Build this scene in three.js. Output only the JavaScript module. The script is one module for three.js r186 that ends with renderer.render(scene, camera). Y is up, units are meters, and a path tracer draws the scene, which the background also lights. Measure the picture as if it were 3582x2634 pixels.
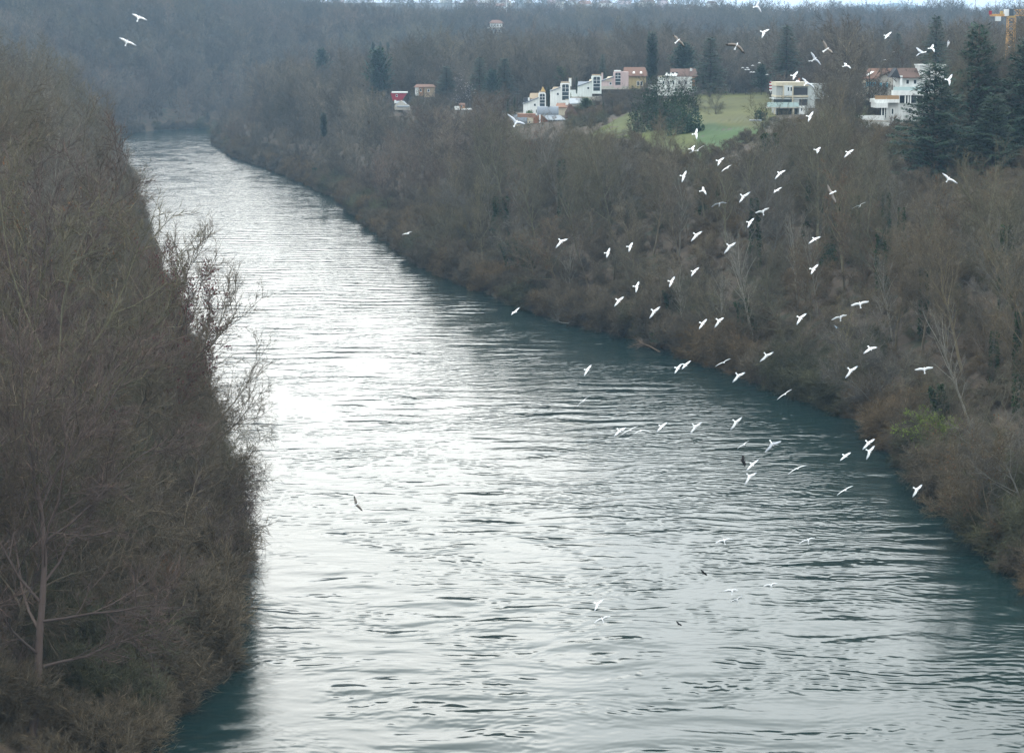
import * as THREE from 'three';
import { mergeGeometries } from 'three/addons/utils/BufferGeometryUtils.js';

// ---------------------------------------------------------------- camera, sky, sun, exposure, air
const FULL_W = 3582, FULL_H = 2634, FOCAL = 7652, EYE = 52, PITCH = Math.atan((1317 - 160) / 7652);
const scene = new THREE.Scene();
const camera = new THREE.PerspectiveCamera(2 * Math.atan(FULL_H / 2 / FOCAL) * 180 / Math.PI, FULL_W / FULL_H, 1, 20000);
camera.position.set(0, EYE, 0);
camera.rotation.set(-PITCH, 0, 0);
const renderer = new THREE.WebGLRenderer({ antialias: true });
renderer.toneMapping = THREE.LinearToneMapping;
renderer.toneMappingExposure = 1;
renderer.shadowMap.enabled = true;

// small seeded random source and value noise
function rng(seed) { let a = seed >>> 0; return () => { a = (a + 0x6d2b79f5) | 0; let t = Math.imul(a ^ (a >>> 15), 1 | a); t = (t + Math.imul(t ^ (t >>> 7), 61 | t)) ^ t; return ((t ^ (t >>> 14)) >>> 0) / 4294967296; }; }
function hash3(x, y, z) { let h = Math.imul(x, 374761393) ^ Math.imul(y, 668265263) ^ Math.imul(z, 2147483647 - 1274126177); h = Math.imul(h ^ (h >>> 13), 1274126177); return ((h ^ (h >>> 16)) >>> 0) / 4294967296; }
function noise3(x, y, z) {
  const xi = Math.floor(x), yi = Math.floor(y), zi = Math.floor(z), f = (t) => t * t * (3 - 2 * t), u = f(x - xi), v = f(y - yi), w = f(z - zi);
  const L = (a, b, t) => a + (b - a) * t, h = (i, j, k) => hash3(xi + i, yi + j, zi + k);
  return L(L(L(h(0, 0, 0), h(1, 0, 0), u), L(h(0, 1, 0), h(1, 1, 0), u), v), L(L(h(0, 0, 1), h(1, 0, 1), u), L(h(0, 1, 1), h(1, 1, 1), u), v), w);
}
const fbm = (x, y, z, o = 4) => { let s = 0, a = 0.5, t = 0; for (let i = 0; i < o; i++) { s += a * noise3(x, y, z); t += a; a *= 0.5; x = x * 2.03 + 7.1; y = y * 2.03 + 3.7; z = z * 2.03 + 1.3; } return s / t; };
const clamp = (x, a = 0, b = 1) => Math.min(b, Math.max(a, x)), mix = (a, b, t) => a + (b - a) * t, smooth = (a, b, x) => { const t = clamp((x - a) / (b - a)); return t * t * (3 - 2 * t); };

// an overcast winter sky: a layer of cloud, thinner where the low sun stands behind it
const SUN_AZ = -21 * Math.PI / 180, SUN_EL = 8 * Math.PI / 180;
const SUN = new THREE.Vector3(Math.sin(SUN_AZ) * Math.cos(SUN_EL), Math.sin(SUN_EL), -Math.cos(SUN_AZ) * Math.cos(SUN_EL));
{
  const W = 1024, H = 512, data = new Float32Array(W * H * 4);
  for (let j = 0; j < H; j++) for (let i = 0; i < W; i++) {
    const el = ((j + 0.5) / H - 0.5) * Math.PI, az = ((i + 0.5) / W - 0.5) * 2 * Math.PI;
    const y = Math.sin(el), x = Math.cos(az) * Math.cos(el), z = Math.sin(az) * Math.cos(el);
    const up = Math.max(y, 0), k = 1 / (up + 0.16);
    const cloud = fbm(x * k * 1.5 + 11, up * 2, z * k * 1.5 + 5, 5);
    const ang = Math.acos(clamp(x * SUN.x + y * SUN.y + z * SUN.z, -1, 1)) * 180 / Math.PI;
    const glow = Math.exp(-((ang / 18) ** 2)) * 0.3 + Math.exp(-((ang / 48) ** 2)) * 1.05;
    const base = mix(0.82, 2.6, smooth(0.03, 0.33, up)) * mix(0.84, 1.16, smooth(0.3, 0.7, cloud));
    const hz = 1 - smooth(0.01, 0.1, up), o = (j * W + i) * 4;
    data[o] = base * mix(0.945, 0.72, hz) + glow * 1.0;
    data[o + 1] = base * mix(1.0, 0.87, hz) + glow * 0.955;
    data[o + 2] = base * mix(1.015, 1.1, hz) + glow * 0.86;
    data[o + 3] = 1;
  }
  const sky = new THREE.DataTexture(data, W, H, THREE.RGBAFormat, THREE.FloatType);
  sky.mapping = THREE.EquirectangularReflectionMapping; sky.magFilter = THREE.LinearFilter; sky.minFilter = THREE.LinearFilter; sky.needsUpdate = true;
  scene.background = sky; scene.environment = sky;
}
const sun = new THREE.DirectionalLight(new THREE.Color().setRGB(1, 0.93, 0.82), 0.5);
sun.position.copy(SUN).multiplyScalar(2500);
sun.shadow.radius = 88; sun.castShadow = true; sun.shadow.mapSize.set(4096, 4096);
Object.assign(sun.shadow.camera, { left: -900, right: 900, top: 900, bottom: -900, near: 10, far: 6000 });
sun.target.position.set(0, 0, -500);
sun.position.add(sun.target.position);
scene.add(sun, sun.target);
scene.fog = new THREE.FogExp2(new THREE.Color().setRGB(0.45, 0.72, 1.0), 0.000105);

// a pixel of the photograph (full size) to a point z metres ahead; and back
const cP = Math.cos(PITCH), sP = Math.sin(PITCH);
function ray(px, py) { const x = (px - FULL_W / 2) / FOCAL, y = -(py - FULL_H / 2) / FOCAL; return new THREE.Vector3(x, y * cP - sP, -cP - y * sP); }
function P(px, py, d) { const r = ray(px, py), t = d / -r.z; return new THREE.Vector3(r.x * t, EYE + r.y * t, -d); }
function toPx(x, y, z) { const h = y - EYE, f = -h * sP - z * cP, u = h * cP - z * sP; return [FULL_W / 2 + FOCAL * x / f, FULL_H / 2 - FOCAL * u / f, f]; }

// ---------------------------------------------------------------- naming
const taken = new Map();
function numbered(n) { const k = taken.get(n) || 0; taken.set(n, k + 1); return k ? n + '_' + String(k).padStart(3, '0') : n; }
function tag(o, label, category, group, kind) { const u = {}; if (label) u.label = label; if (category) u.category = category; if (group) u.group = group; if (kind) u.kind = kind; o.userData = u; return o; }
function thing(name, label, category, pos, group) { const o = new THREE.Group(); o.name = numbered(name); o.position.copy(pos); tag(o, label, category, group); scene.add(o); return o; }
function part(parent, name, geo, mat, label) { const m = new THREE.Mesh(geo, mat); m.name = name; if (label) m.userData.label = label; parent.add(m); return m; }
function single(name, geo, mat, label, category, group) { const m = new THREE.Mesh(geo, mat); m.name = numbered(name); tag(m, label, category, group); scene.add(m); return m; }
function structure(name, geo, mat, label) { const m = new THREE.Mesh(geo, mat); m.name = numbered(name); tag(m, label, null, null, 'structure'); scene.add(m); return m; }
const rgb = (r, g, b) => new THREE.Color().setRGB(r, g, b);
const std = (r, g, b, rough = 0.9, extra = {}) => new THREE.MeshStandardMaterial({ color: rgb(r, g, b), roughness: rough, ...extra });
// ---------------------------------------------------------------- the river's course and the land
// [x, d, half width] of the middle of the river, d metres ahead
const COURSE = [[11, -60, 47], [11, 60, 47], [12, 158, 41.5], [13, 180, 40], [10, 219, 41], [4, 294, 46], [-13, 362, 43], [-31, 423, 36], [-52, 509, 33], [-70, 609, 34], [-92, 734, 36], [-125, 891, 33], [-160, 1040, 28], [-187, 1180, 28], [-203, 1285, 30], [-196, 1345, 32], [-150, 1400, 34], [-60, 1450, 36], [100, 1500, 38], [400, 1540, 40], [1100, 1560, 40]];
// signed distance to the water's edge (negative on the water) and the side: -1 outer (left and far), +1 inner (right)
function river(x, d) {
  let best = 1e9, edge = 0, side = 1;
  for (let i = 0; i + 1 < COURSE.length; i++) {
    const a = COURSE[i], b = COURSE[i + 1], ex = b[0] - a[0], ed = b[1] - a[1], t = clamp(((x - a[0]) * ex + (d - a[1]) * ed) / (ex * ex + ed * ed));
    const px = a[0] + ex * t - x, pd = a[1] + ed * t - d, q = Math.hypot(px, pd) - mix(a[2], b[2], t), q2 = Math.hypot(px, pd);
    if (q2 < best) { best = q2; edge = q; side = ex * (d - a[1]) - ed * (x - a[0]) > 0 ? -1 : 1; }
  }
  return [edge, side];
}
function height(x, d) {
  const [s, side] = river(x, d);
  if (s < 0) return Math.max(-3, s * 0.5);
  const rough = (fbm(x * 0.03, d * 0.03, 2) - 0.5) * 2;
  if (side > 0) {
    let h = 30 * (1 - Math.exp(-s / 38)) + 0.012 * s;
    return h + rough * Math.min(4, s * 0.08) * (1 - smooth(80, 130, s));
  }
  const far = smooth(1150, 1450, d), left = 1 - smooth(-420, -120, x);
  const A = mix(31, mix(65.5, 100, left), far), Lm = mix(36, 150, far);
  let h = A * (1 - Math.exp(-s / Lm)) + rough * Math.min(mix(4, 14, far), s * 0.08);
  if (d > 1900) h = mix(h, 92 + (fbm(x * 0.004, d * 0.004, 9) - 0.5) * 30, 0) ;
  if (d > 2100) h = mix(h, 40, smooth(2100, 2500, d)) + smooth(2900, 4200, d) * 92 * (1 - 0.62 * smooth(250, 760, x * 4200 / d));
  return h;
}
function ground(px, py, d0 = 150, d1 = 4400) { const r = ray(px, py); let last = d0; for (let d = d0; d < d1; d += Math.max(1, d * 0.003)) { const t = d / -r.z; if (EYE + r.y * t <= height(r.x * t, d)) { d = (d + last) / 2; const q = d / -r.z; return new THREE.Vector3(r.x * q, height(r.x * q, d), -d); } last = d; } return P(px, py, d1); }

function sheet(xs, ds, f) {
  const n = xs.length, pos = [], uv = [], idx = [];
  for (const d of ds) for (const x of xs) { pos.push(x, f(x, d), -d); uv.push(x, d); }
  for (let j = 0; j + 1 < ds.length; j++) for (let i = 0; i + 1 < n; i++) { const a = j * n + i; idx.push(a, a + 1, a + n, a + 1, a + n + 1, a + n); }
  const g = new THREE.BufferGeometry();
  g.setAttribute('position', new THREE.Float32BufferAttribute(pos, 3)); g.setAttribute('uv', new THREE.Float32BufferAttribute(uv, 2)); g.setIndex(idx); g.computeVertexNormals();
  return g;
}
const range = (a, b, step) => { const r = []; for (let x = a; x < b; x += step) r.push(x); r.push(b); return r; };
function texture(n, m, f, repeat, srgb = true) {
  const data = new Uint8Array(n * m * 4);
  for (let j = 0; j < m; j++) for (let i = 0; i < n; i++) { const c = f(i / n, j / m), o = (j * n + i) * 4; data[o] = clamp(c[0]) * 255; data[o + 1] = clamp(c[1]) * 255; data[o + 2] = clamp(c[2]) * 255; data[o + 3] = 255; }
  const t = new THREE.DataTexture(data, n, m); t.wrapS = t.wrapT = THREE.RepeatWrapping; t.magFilter = THREE.LinearFilter; t.repeat.set(repeat, repeat); if (srgb) t.colorSpace = THREE.SRGBColorSpace; t.needsUpdate = true; return t;
}
// leaf litter: brown, ochre and dark crumbs with some moss (tile of 24 m)
const litter = texture(512, 512, (u, v) => {
  const T = 2 * Math.PI, a = Math.cos(u * T) * 1.6, b = Math.sin(u * T) * 1.6, c = Math.cos(v * T) * 1.6, e = Math.sin(v * T) * 1.6;
  const n = fbm(a * 2 + 9, b * 2 + c * 2, e * 2, 4), g = hash3(Math.floor(u * 512), Math.floor(v * 512), 5), m = fbm(a + 3, b + c, e + 8, 3);
  const moss = smooth(0.55, 0.72, m), k = 0.75 + 0.5 * g;
  return [mix(0.20 + 0.11 * n, 0.16, moss) * k, mix(0.17 + 0.09 * n, 0.175, moss) * k, mix(0.14 + 0.06 * n, 0.11, moss) * k];
}, 1 / 24);
const groundMat = new THREE.MeshStandardMaterial({ map: litter, roughness: 1 });
structure('ground', sheet(range(-620, 900, 9), [...range(20, 700, 7), ...range(710, 1500, 12), ...range(1520, 2300, 22), ...range(2350, 4600, 60)], height), groundMat, 'wooded river gorge with steep leaf covered slopes');
// ridge of hills that closes the view
{
  const xs = range(-4200, 4200, 60), ds = [6000, 7000, 8000, 9000, 10000, 11000];
  const crest = (x, d) => d < 6500 ? 20 : d > 10500 ? 30 : (150 + 55 * smooth(900, 1500, x) * (1 - smooth(1550, 1800, x)) + 110 * (fbm(x * 0.0011 + 3, 2, 7, 4) - 0.45) + 26 * (fbm(x * 0.012, 3, 1, 3) - 0.5)) * smooth(6000, 9000, d) * (1 - smooth(9200, 11200, d));
  structure('hills', sheet(xs, ds, crest), std(0.05, 0.06, 0.055, 1), 'distant blue hills along the horizon');
}

// ---------------------------------------------------------------- the water
{
  const NU = 640, NV = 2048, LU = 120, LV = 384, TAU = 2 * Math.PI, R = rng(77);
  const waves = [];
  const add = (count, l0, l1, spread, slope) => { for (let k = 0; k < count; k++) { const l = l0 * (l1 / l0) ** R(), a = (R() + R() - 1) * spread + (R() < 0.5 ? 0.12 : -0.1); const m = Math.round(Math.sin(a) * LU / l), n = Math.max(1, Math.round(Math.cos(a) * LV / l)); waves.push([TAU * m, TAU * n, R() * TAU, m / LU, n / LV, slope * (0.6 + 0.8 * R()) / Math.sqrt(count), l]); } };
  add(9, 4.2, 7.5, 0.6, 0.030); add(24, 1.5, 3.8, 1.05, 0.039); add(40, 0.6, 1.5, 1.35, 0.064);
  const sines = waves.map(([m, n, p]) => { const su = new Float32Array(NU * 2), sv = new Float32Array(NV * 2); for (let i = 0; i < NU; i++) { su[2 * i] = Math.cos(m * i / NU); su[2 * i + 1] = Math.sin(m * i / NU); } for (let j = 0; j < NV; j++) { sv[2 * j] = Math.cos(n * j / NV + p); sv[2 * j + 1] = Math.sin(n * j / NV + p); } return [su, sv]; });
  const data = new Float32Array(NU * NV * 4);
  const patch = (u, v, f, o) => fbm(Math.cos(u * TAU) * 1.1 * f + o, Math.sin(u * TAU) * 1.1 * f + Math.cos(v * TAU) * 3.2 * f, Math.sin(v * TAU) * 3.2 * f + o, 4);
  const gw = 80, gh = 256, rough = new Float32Array(gw * gh), swell = new Float32Array(gw * gh);
  for (let j = 0; j < gh; j++) for (let i = 0; i < gw; i++) { rough[j * gw + i] = 0.32 + 1.35 * smooth(0.38, 0.68, patch(i / gw, j / gh, 3.4, 4)); swell[j * gw + i] = 0.4 + 1.3 * smooth(0.4, 0.66, patch(i / gw, j / gh, 1.5, 21)); }
  for (let j = 0; j < NV; j++) for (let i = 0; i < NU; i++) {
    const fi = i * gw / NU, fj = j * gh / NV, i0 = Math.floor(fi), j0 = Math.floor(fj), i1 = (i0 + 1) % gw, j1 = (j0 + 1) % gh, bi = (A) => mix(mix(A[j0 * gw + i0], A[j0 * gw + i1], fi - i0), mix(A[j1 * gw + i0], A[j1 * gw + i1], fi - i0), fj - j0), wx = i / NU * LU - 75, wd = j / NV * LV + 150, rr = bi(rough) + 0.9 * Math.exp(-(((wx - 27) / 17) ** 2) - (((wd - 300) / 80) ** 2)), sw = bi(swell) + 1.15 * Math.exp(-(((wx + 8) / 15) ** 2) - (((wd - 182) / 38) ** 2));
    let sx = 0, sz = 0;
    for (let k = 0; k < waves.length; k++) {
      const w = waves[k], [su, sv] = sines[k], c = su[2 * i] * sv[2 * j] - su[2 * i + 1] * sv[2 * j + 1];
      const amp = w[5] * (w[6] > 4.9 ? sw : w[6] > 1.9 ? mix(sw, rr, 0.5) : rr), kl = Math.hypot(w[3], w[4]);
      const q = c * Math.abs(c) * 0.5 + c * 0.6; // crests sharper than a sine
      sx += amp * q * w[3] / kl; sz += amp * q * w[4] / kl;
    }
    const l = Math.hypot(sx, sz, 1), o = (j * NU + i) * 4;
    data[o] = 0.5 - 0.5 * sx / l; data[o + 1] = 0.5 - 0.5 * sz / l; data[o + 2] = 0.5 + 0.5 / l; data[o + 3] = 1;
  }
  // eddies bend the lines of the waves
  const bent2 = new Float32Array(data.length);
  for (let j = 0; j < NV; j++) for (let i = 0; i < NU; i++) {
    const u = i / NU * TAU, v = j / NV * TAU, a = Math.sin(3 * u + 2 * Math.sin(11 * v)) + 0.8 * Math.sin(5 * u - 17 * v + 1) + 0.6 * Math.sin(8 * u + 29 * v + 2), b = Math.sin(4 * u + 13 * v + 4) + 0.8 * Math.sin(2 * u - 7 * v) + 0.6 * Math.sin(9 * u - 23 * v + 5);
    let x = i + a * 0.62 * NU / LU, z = j + b * 0.55 * NV / LV; x = ((x % NU) + NU) % NU; z = ((z % NV) + NV) % NV;
    const x0 = Math.floor(x) % NU, z0 = Math.floor(z) % NV, x1 = (x0 + 1) % NU, z1 = (z0 + 1) % NV, fx = x - Math.floor(x), fz = z - Math.floor(z), o = (j * NU + i) * 4;
    for (let c = 0; c < 4; c++) bent2[o + c] = mix(mix(data[(z0 * NU + x0) * 4 + c], data[(z0 * NU + x1) * 4 + c], fx), mix(data[(z1 * NU + x0) * 4 + c], data[(z1 * NU + x1) * 4 + c], fx), fz);
  }
  const nm = new THREE.DataTexture(bent2, NU, NV, THREE.RGBAFormat, THREE.FloatType);
  nm.wrapS = nm.wrapT = THREE.RepeatWrapping; nm.magFilter = THREE.LinearFilter; nm.needsUpdate = true;
  const water = new THREE.MeshPhysicalMaterial({ color: rgb(0.0068, 0.0215, 0.0222), roughness: 0.11, ior: 1.333, normalMap: nm, normalScale: new THREE.Vector2(1, 1) });
  const g = sheet(range(-420, 900, 60), range(-60, 1720, 60), () => 0), uv = g.attributes.uv;
  for (let i = 0; i < uv.count; i++) uv.setXY(i, (uv.getX(i) + 75) / LU, (uv.getY(i) - 150) / LV);
  structure('river', g, water, 'wide green river with rippled current and bright sky reflections');
}
// ---------------------------------------------------------------- trees
const V = (x, y, z) => new THREE.Vector3(x, y, z);
class Wood {
  constructor() { this.p = []; this.n = []; this.i = []; this.c = []; }
  // a tapering limb along points, with sides flat to round
  tube(pts, r0, r1, sides, tint = 1) {
    const base = this.p.length / 3, N = pts.length, up = V(0.13, 0.2, 0.97), t = V(), a = V(), b = V();
    for (let k = 0; k < N; k++) {
      t.copy(pts[Math.min(k + 1, N - 1)]).sub(pts[Math.max(k - 1, 0)]).normalize(); a.crossVectors(t, up); if (a.lengthSq() < 1e-4) a.set(1, 0, 0); a.normalize(); b.crossVectors(t, a);
      const r = mix(r0, r1, k / (N - 1));
      for (let s = 0; s < sides; s++) { const q = s / sides * 2 * Math.PI, c = Math.cos(q), e = Math.sin(q), nx = a.x * c + b.x * e, ny = a.y * c + b.y * e, nz = a.z * c + b.z * e; this.p.push(pts[k].x + nx * r, pts[k].y + ny * r, pts[k].z + nz * r); this.n.push(nx, ny, nz); this.c.push(tint, tint, tint); }
    }
    for (let k = 0; k + 1 < N; k++) for (let s = 0; s < sides; s++) { const x = base + k * sides + s, y = base + k * sides + (s + 1) % sides; this.i.push(x, y, x + sides, y, y + sides, x + sides); }
  }
  // a thin pointed twig: three sides meeting in a tip
  twig(a, d, len, r, tint) {
    const base = this.p.length / 3; let ux = d.y, uy = -d.x, uz = 0.01; let l = Math.hypot(ux, uy, uz); ux /= l; uy /= l; uz /= l;
    const vx = d.y * uz - d.z * uy, vy = d.z * ux - d.x * uz, vz = d.x * uy - d.y * ux;
    for (let s = 0; s < 3; s++) { const q = s * 2.0944, c = Math.cos(q), e = Math.sin(q), nx = ux * c + vx * e, ny = uy * c + vy * e, nz = uz * c + vz * e; this.p.push(a.x + nx * r, a.y + ny * r, a.z + nz * r); this.n.push(nx, ny, nz); this.c.push(tint[0], tint[1], tint[2]); }
    this.p.push(a.x + d.x * len, a.y + d.y * len, a.z + d.z * len); this.n.push(d.x, d.y, d.z); this.c.push(tint[0], tint[1], tint[2]);
    for (let s = 0; s < 3; s++) this.i.push(base + s, base + (s + 1) % 3, base + 3);
  }
  // a small bent leaf: two triangles folded along the midrib
  leaf(a, d, side, len, w, tint) {
    const base = this.p.length / 3, nx = d.y * side.z - d.z * side.y, ny = d.z * side.x - d.x * side.z, nz = d.x * side.y - d.y * side.x, f = w * 0.35;
    const q = [[0, 0, 0], [0.5, 1, f], [1, 0, 0], [0.5, -1, f]];
    for (const [t, s, h] of q) { this.p.push(a.x + d.x * len * t + side.x * w * s + nx * h, a.y + d.y * len * t + side.y * w * s + ny * h, a.z + d.z * len * t + side.z * w * s + nz * h); this.n.push(nx, ny, nz); this.c.push(tint[0], tint[1], tint[2]); }
    this.i.push(base, base + 2, base + 1, base, base + 3, base + 2);
  }
  build() {
    const g = new THREE.BufferGeometry();
    g.setAttribute('position', new THREE.Float32BufferAttribute(this.p, 3)); g.setAttribute('normal', new THREE.Float32BufferAttribute(this.n, 3)); g.setAttribute('color', new THREE.Float32BufferAttribute(this.c, 3)); g.setIndex(this.i);
    return g;
  }
}
function bent(R, dir, angle) { // dir turned by angle about a random axis across it
  const a = V(R() - 0.5, R() - 0.5, R() - 0.5).cross(dir).normalize(); return dir.clone().applyAxisAngle(a, angle);
}
function limbPath(R, a, dir, len, n, rise, wob) { const pts = [a.clone()], d = dir.clone(), p = a.clone(); for (let k = 0; k < n; k++) { d.x += (R() - 0.5) * wob; d.y += (R() - 0.5) * wob + rise; d.z += (R() - 0.5) * wob; d.normalize(); p.addScaledVector(d, len / n); pts.push(p.clone()); } return pts; }
const at = (pts, t) => { const k = Math.min(pts.length - 2, Math.floor(t * (pts.length - 1))), f = t * (pts.length - 1) - k; return [pts[k].clone().lerp(pts[k + 1], f), pts[k + 1].clone().sub(pts[k]).normalize()]; };
// a leafless broadleaf tree; o: height, crown radius, stems, limbs, branches, twigs, twiglets, width of a twig, droop
function bareTree(seed, o) {
  const R = rng(seed), trunk = new Wood(), crown = new Wood(), ends = [];
  const tint = () => { const k = (0.62 + 0.76 * R()) * (R() < 0.07 ? 2.1 : 1), w = R(); return [k * (1 + 0.10 * w), k, k * (1 - 0.10 * w)]; };
  for (let s = 0; s < (o.stems || 1); s++) {
    const lean = o.stems > 1 ? 0.22 + 0.3 * R() : 0.06, az0 = R() * 6.28, H = o.h * (o.stems > 1 ? 0.75 + 0.25 * R() : 1), stemTop = H * (o.top || 0.72);
    const path = limbPath(R, V((R() - 0.5) * 0.5 * (o.stems > 1), -1, (R() - 0.5) * 0.5 * (o.stems > 1)), V(Math.cos(az0) * lean, 1, Math.sin(az0) * lean).normalize(), stemTop + 1, 7, 0.02, 0.2);
    const r0 = o.h * 0.015 / Math.sqrt(o.stems || 1);
    trunk.tube(path, r0, r0 * 0.35, 7, (o.lit || 1.3) * (0.9 + 0.2 * R()));
    const nL = Math.round(o.limbs / (o.stems || 1));
    for (let l = 0; l < nL; l++) {
      const t = mix(o.first || 0.32, 1, ((l + 0.6 * R()) / nL) ** 0.9), [a] = at(path, Math.min(t, 0.999)), az = l * 2.4 + R() * 0.9;
      const el = mix(0.25, 1.15, clamp((t - 0.3) / 0.7) * 0.8 + 0.2 * R()) + (o.up || 0), yRel = a.y / o.h;
      const reach = o.r * Math.sqrt(clamp(1 - ((yRel - 0.52) / 0.55) ** 2, 0.15, 1)) * (0.7 + 0.45 * R()), len = Math.min(reach / Math.max(0.3, Math.cos(el)), o.h * 0.55);
      const lp = limbPath(R, a, V(Math.cos(az) * Math.cos(el), Math.sin(el), Math.sin(az) * Math.cos(el)), len, 5, 0.06 - (o.droop || 0) * 0.12, 0.38), lr = r0 * 0.4 * (1 - 0.4 * t);
      trunk.tube(lp, lr, lr * 0.28, 5, (o.lit || 1.3) * (0.7 + 0.7 * R()));
      for (let b = 0; b < o.branches; b++) {
        const tb = 0.22 + 0.78 * (b + R()) / o.branches, [ba, bd] = at(lp, Math.min(tb, 0.999)), dir = bent(R, bd, 0.45 + 0.6 * R()); dir.y += 0.12; dir.normalize();
        const bl = len * (0.28 + 0.26 * R()) * (1.15 - 0.5 * tb), bp = limbPath(R, ba, dir, bl, 3, 0.07 - (o.droop || 0) * 0.22, 0.45), br = Math.max(lr * 0.4 * (1 - 0.5 * tb), o.tw * 1.1);
        crown.tube(bp, br, o.tw * 0.8, 4, (0.75 + 0.6 * R()) * (R() < 0.14 ? 2 : 1));
        for (let w = 0; w < o.twigs; w++) {
          const [wa, wd] = at(bp, Math.min(0.999, 0.12 + 0.88 * (w + R()) / o.twigs)), td = bent(R, wd, 0.4 + 0.55 * R()); td.y += 0.1 - (o.droop || 0) * 0.6; td.normalize();
          const tl = (o.tl || 1.3) * (0.6 + 0.7 * R()); crown.twig(wa, td, tl, o.tw, tint());
          for (let z = 0; z < o.lets; z++) { const u = 0.15 + 0.8 * R(), zd = bent(R, td, 0.4 + 0.5 * R()); zd.y += 0.08 - (o.droop || 0) * 0.5; zd.normalize(); crown.twig(wa.clone().addScaledVector(td, tl * u), zd, tl * (0.3 + 0.4 * R()), o.tw * 0.75, tint()); }
          if (R() < 0.5) ends.push([wa.clone().addScaledVector(td, tl * R()), td]);
        }
      }
    }
  }
  return { trunk: trunk.build(), crown: crown.build(), ends, R, o };
}
// leaves spread over the ends of a tree's twigs inside a region
function leavesOn(tree, count, size, tint, where = () => true) {
  const w = new Wood(), R = rng(count + 5), e = tree.ends.filter(where); if (!e.length) return w.build();
  for (let k = 0; k < count; k++) { const [a, d] = e[Math.floor(R() * e.length)], p = a.clone().add(V(R() - 0.5, R() - 0.5, R() - 0.5).multiplyScalar(0.7)), q = bent(R, d, R() * 1.6), s = bent(R, q, 1.57).cross(q).normalize(), g = 0.6 + 0.8 * R(); w.leaf(p, q, s, size * (0.7 + 0.7 * R()), size * 0.33, [tint[0] * g, tint[1] * g, tint[2] * g]); }
  return w.build();
}
// needles in flat drooping sprays along whorled boughs
function conifer(seed, o) {
  const R = rng(seed), trunk = new Wood(), crown = new Wood();
  trunk.tube([V(0, -1, 0), V(0, o.h * 0.5, 0.1), V(0, o.h * 0.985, 0)], o.h * 0.014, 0.03, 7);
  const n = o.boughs;
  for (let k = 0; k < n; k++) {
    const t = mix(o.first || 0.06, 0.985, (k + R() * 0.9) / n), y = t * o.h, az = k * 2.4 + R() * 0.8;
    const prof = o.shape === 'cedar' ? (t < 0.32 ? 0.78 + 0.22 * t / 0.32 : ((1 - t) / 0.68) ** 0.8 + 0.05) : o.shape === 'column' ? Math.min(1, 2.2 * Math.sqrt(clamp(1 - t, 0, 1))) * (0.75 + 0.25 * Math.min(1, t * 5)) : o.shape === 'dome' ? Math.sqrt(clamp(1 - (t * 1.02 - 0.25) ** 2 / 0.62, 0.02, 1)) : (1 - t) ** 0.85 + 0.03;
    const len = o.r * prof * (0.68 + 0.42 * R()); if (len < 0.15) continue;
    const el = o.shape === 'cedar' ? 0.12 + 0.35 * t : o.shape === 'column' ? 1.05 : o.shape === 'dome' ? 0.35 + 0.9 * t : mix(-0.15, 0.6, t);
    const lp = limbPath(R, V(0, y - (o.shape === 'column' ? len : 0), 0), V(Math.cos(az) * Math.cos(el), Math.sin(el), Math.sin(az) * Math.cos(el)), len, 4, o.shape === 'cedar' ? -0.04 : o.shape === 'spruce' ? -0.03 : 0, 0.16);
    trunk.tube(lp, 0.05 + len * 0.008, 0.02, 4);
    const m = Math.max(4, Math.round(len * o.sprays));
    for (let j = 0; j < m; j++) {
      const u = 0.12 + 0.88 * (j + R()) / m, [a, d] = at(lp, Math.min(u, 0.999)), side = V(-d.z, 0, d.x).normalize(), w = (R() < 0.5 ? -1 : 1), sd = d.clone().multiplyScalar(0.55).addScaledVector(side, w * (0.4 + 0.6 * R())); sd.y += (R() - 0.5) * 0.5 - (o.hang || 0.12); sd.normalize();
      const sl = (o.sl || 0.9) * (0.6 + 0.7 * R()) * (1.15 - 0.5 * u), g = 0.55 + 0.9 * R();
      const tint = [g * (0.85 + 0.4 * R()), g, g * (0.8 + 0.3 * R())];
      const per = o.per || 4;
      for (let z = 0; z < per; z++) { const q = a.clone().addScaledVector(sd, sl * z / per), nd = sd.clone().addScaledVector(bent(R, sd, 1.3), 0.55); nd.y -= 0.1; nd.normalize(); const s2 = V(-nd.z + (R() - 0.5) * 0.5, (R() - 0.5) * 0.5, nd.x + (R() - 0.5) * 0.5).normalize(); crown.leaf(q, nd, s2, sl * 0.62, o.nw || 0.13, tint); }
    }
  }
  return { trunk: trunk.build(), crown: crown.build(), o };
}
// ivy wrapped in clumps round a trunk
function ivyOn(seed, h, r0, r1, count, size = 0.3) {
  const w = new Wood(), R = rng(seed);
  for (let k = 0; k < count; k++) { const t = R() ** 0.9, y = t * h, az = R() * 6.28, lump = 0.55 + 0.75 * noise3(Math.cos(az) * 1.6, y * 0.5, Math.sin(az) * 1.6 + seed), r = mix(r0, r1, t) * lump * (0.75 + 0.35 * R()), g = 0.5 + 0.9 * R(), d = V(Math.cos(az) * 0.7, -0.5 + R() * 0.7, Math.sin(az) * 0.7).normalize(), s = bent(R, d, 1.57).cross(d).normalize(); w.leaf(V(Math.cos(az) * r, y, Math.sin(az) * r), d, s, size * (0.7 + 0.6 * R()), size * 0.45, [g, g * (0.9 + 0.2 * R()), g * 0.9]); }
  return w.build();
}
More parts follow.
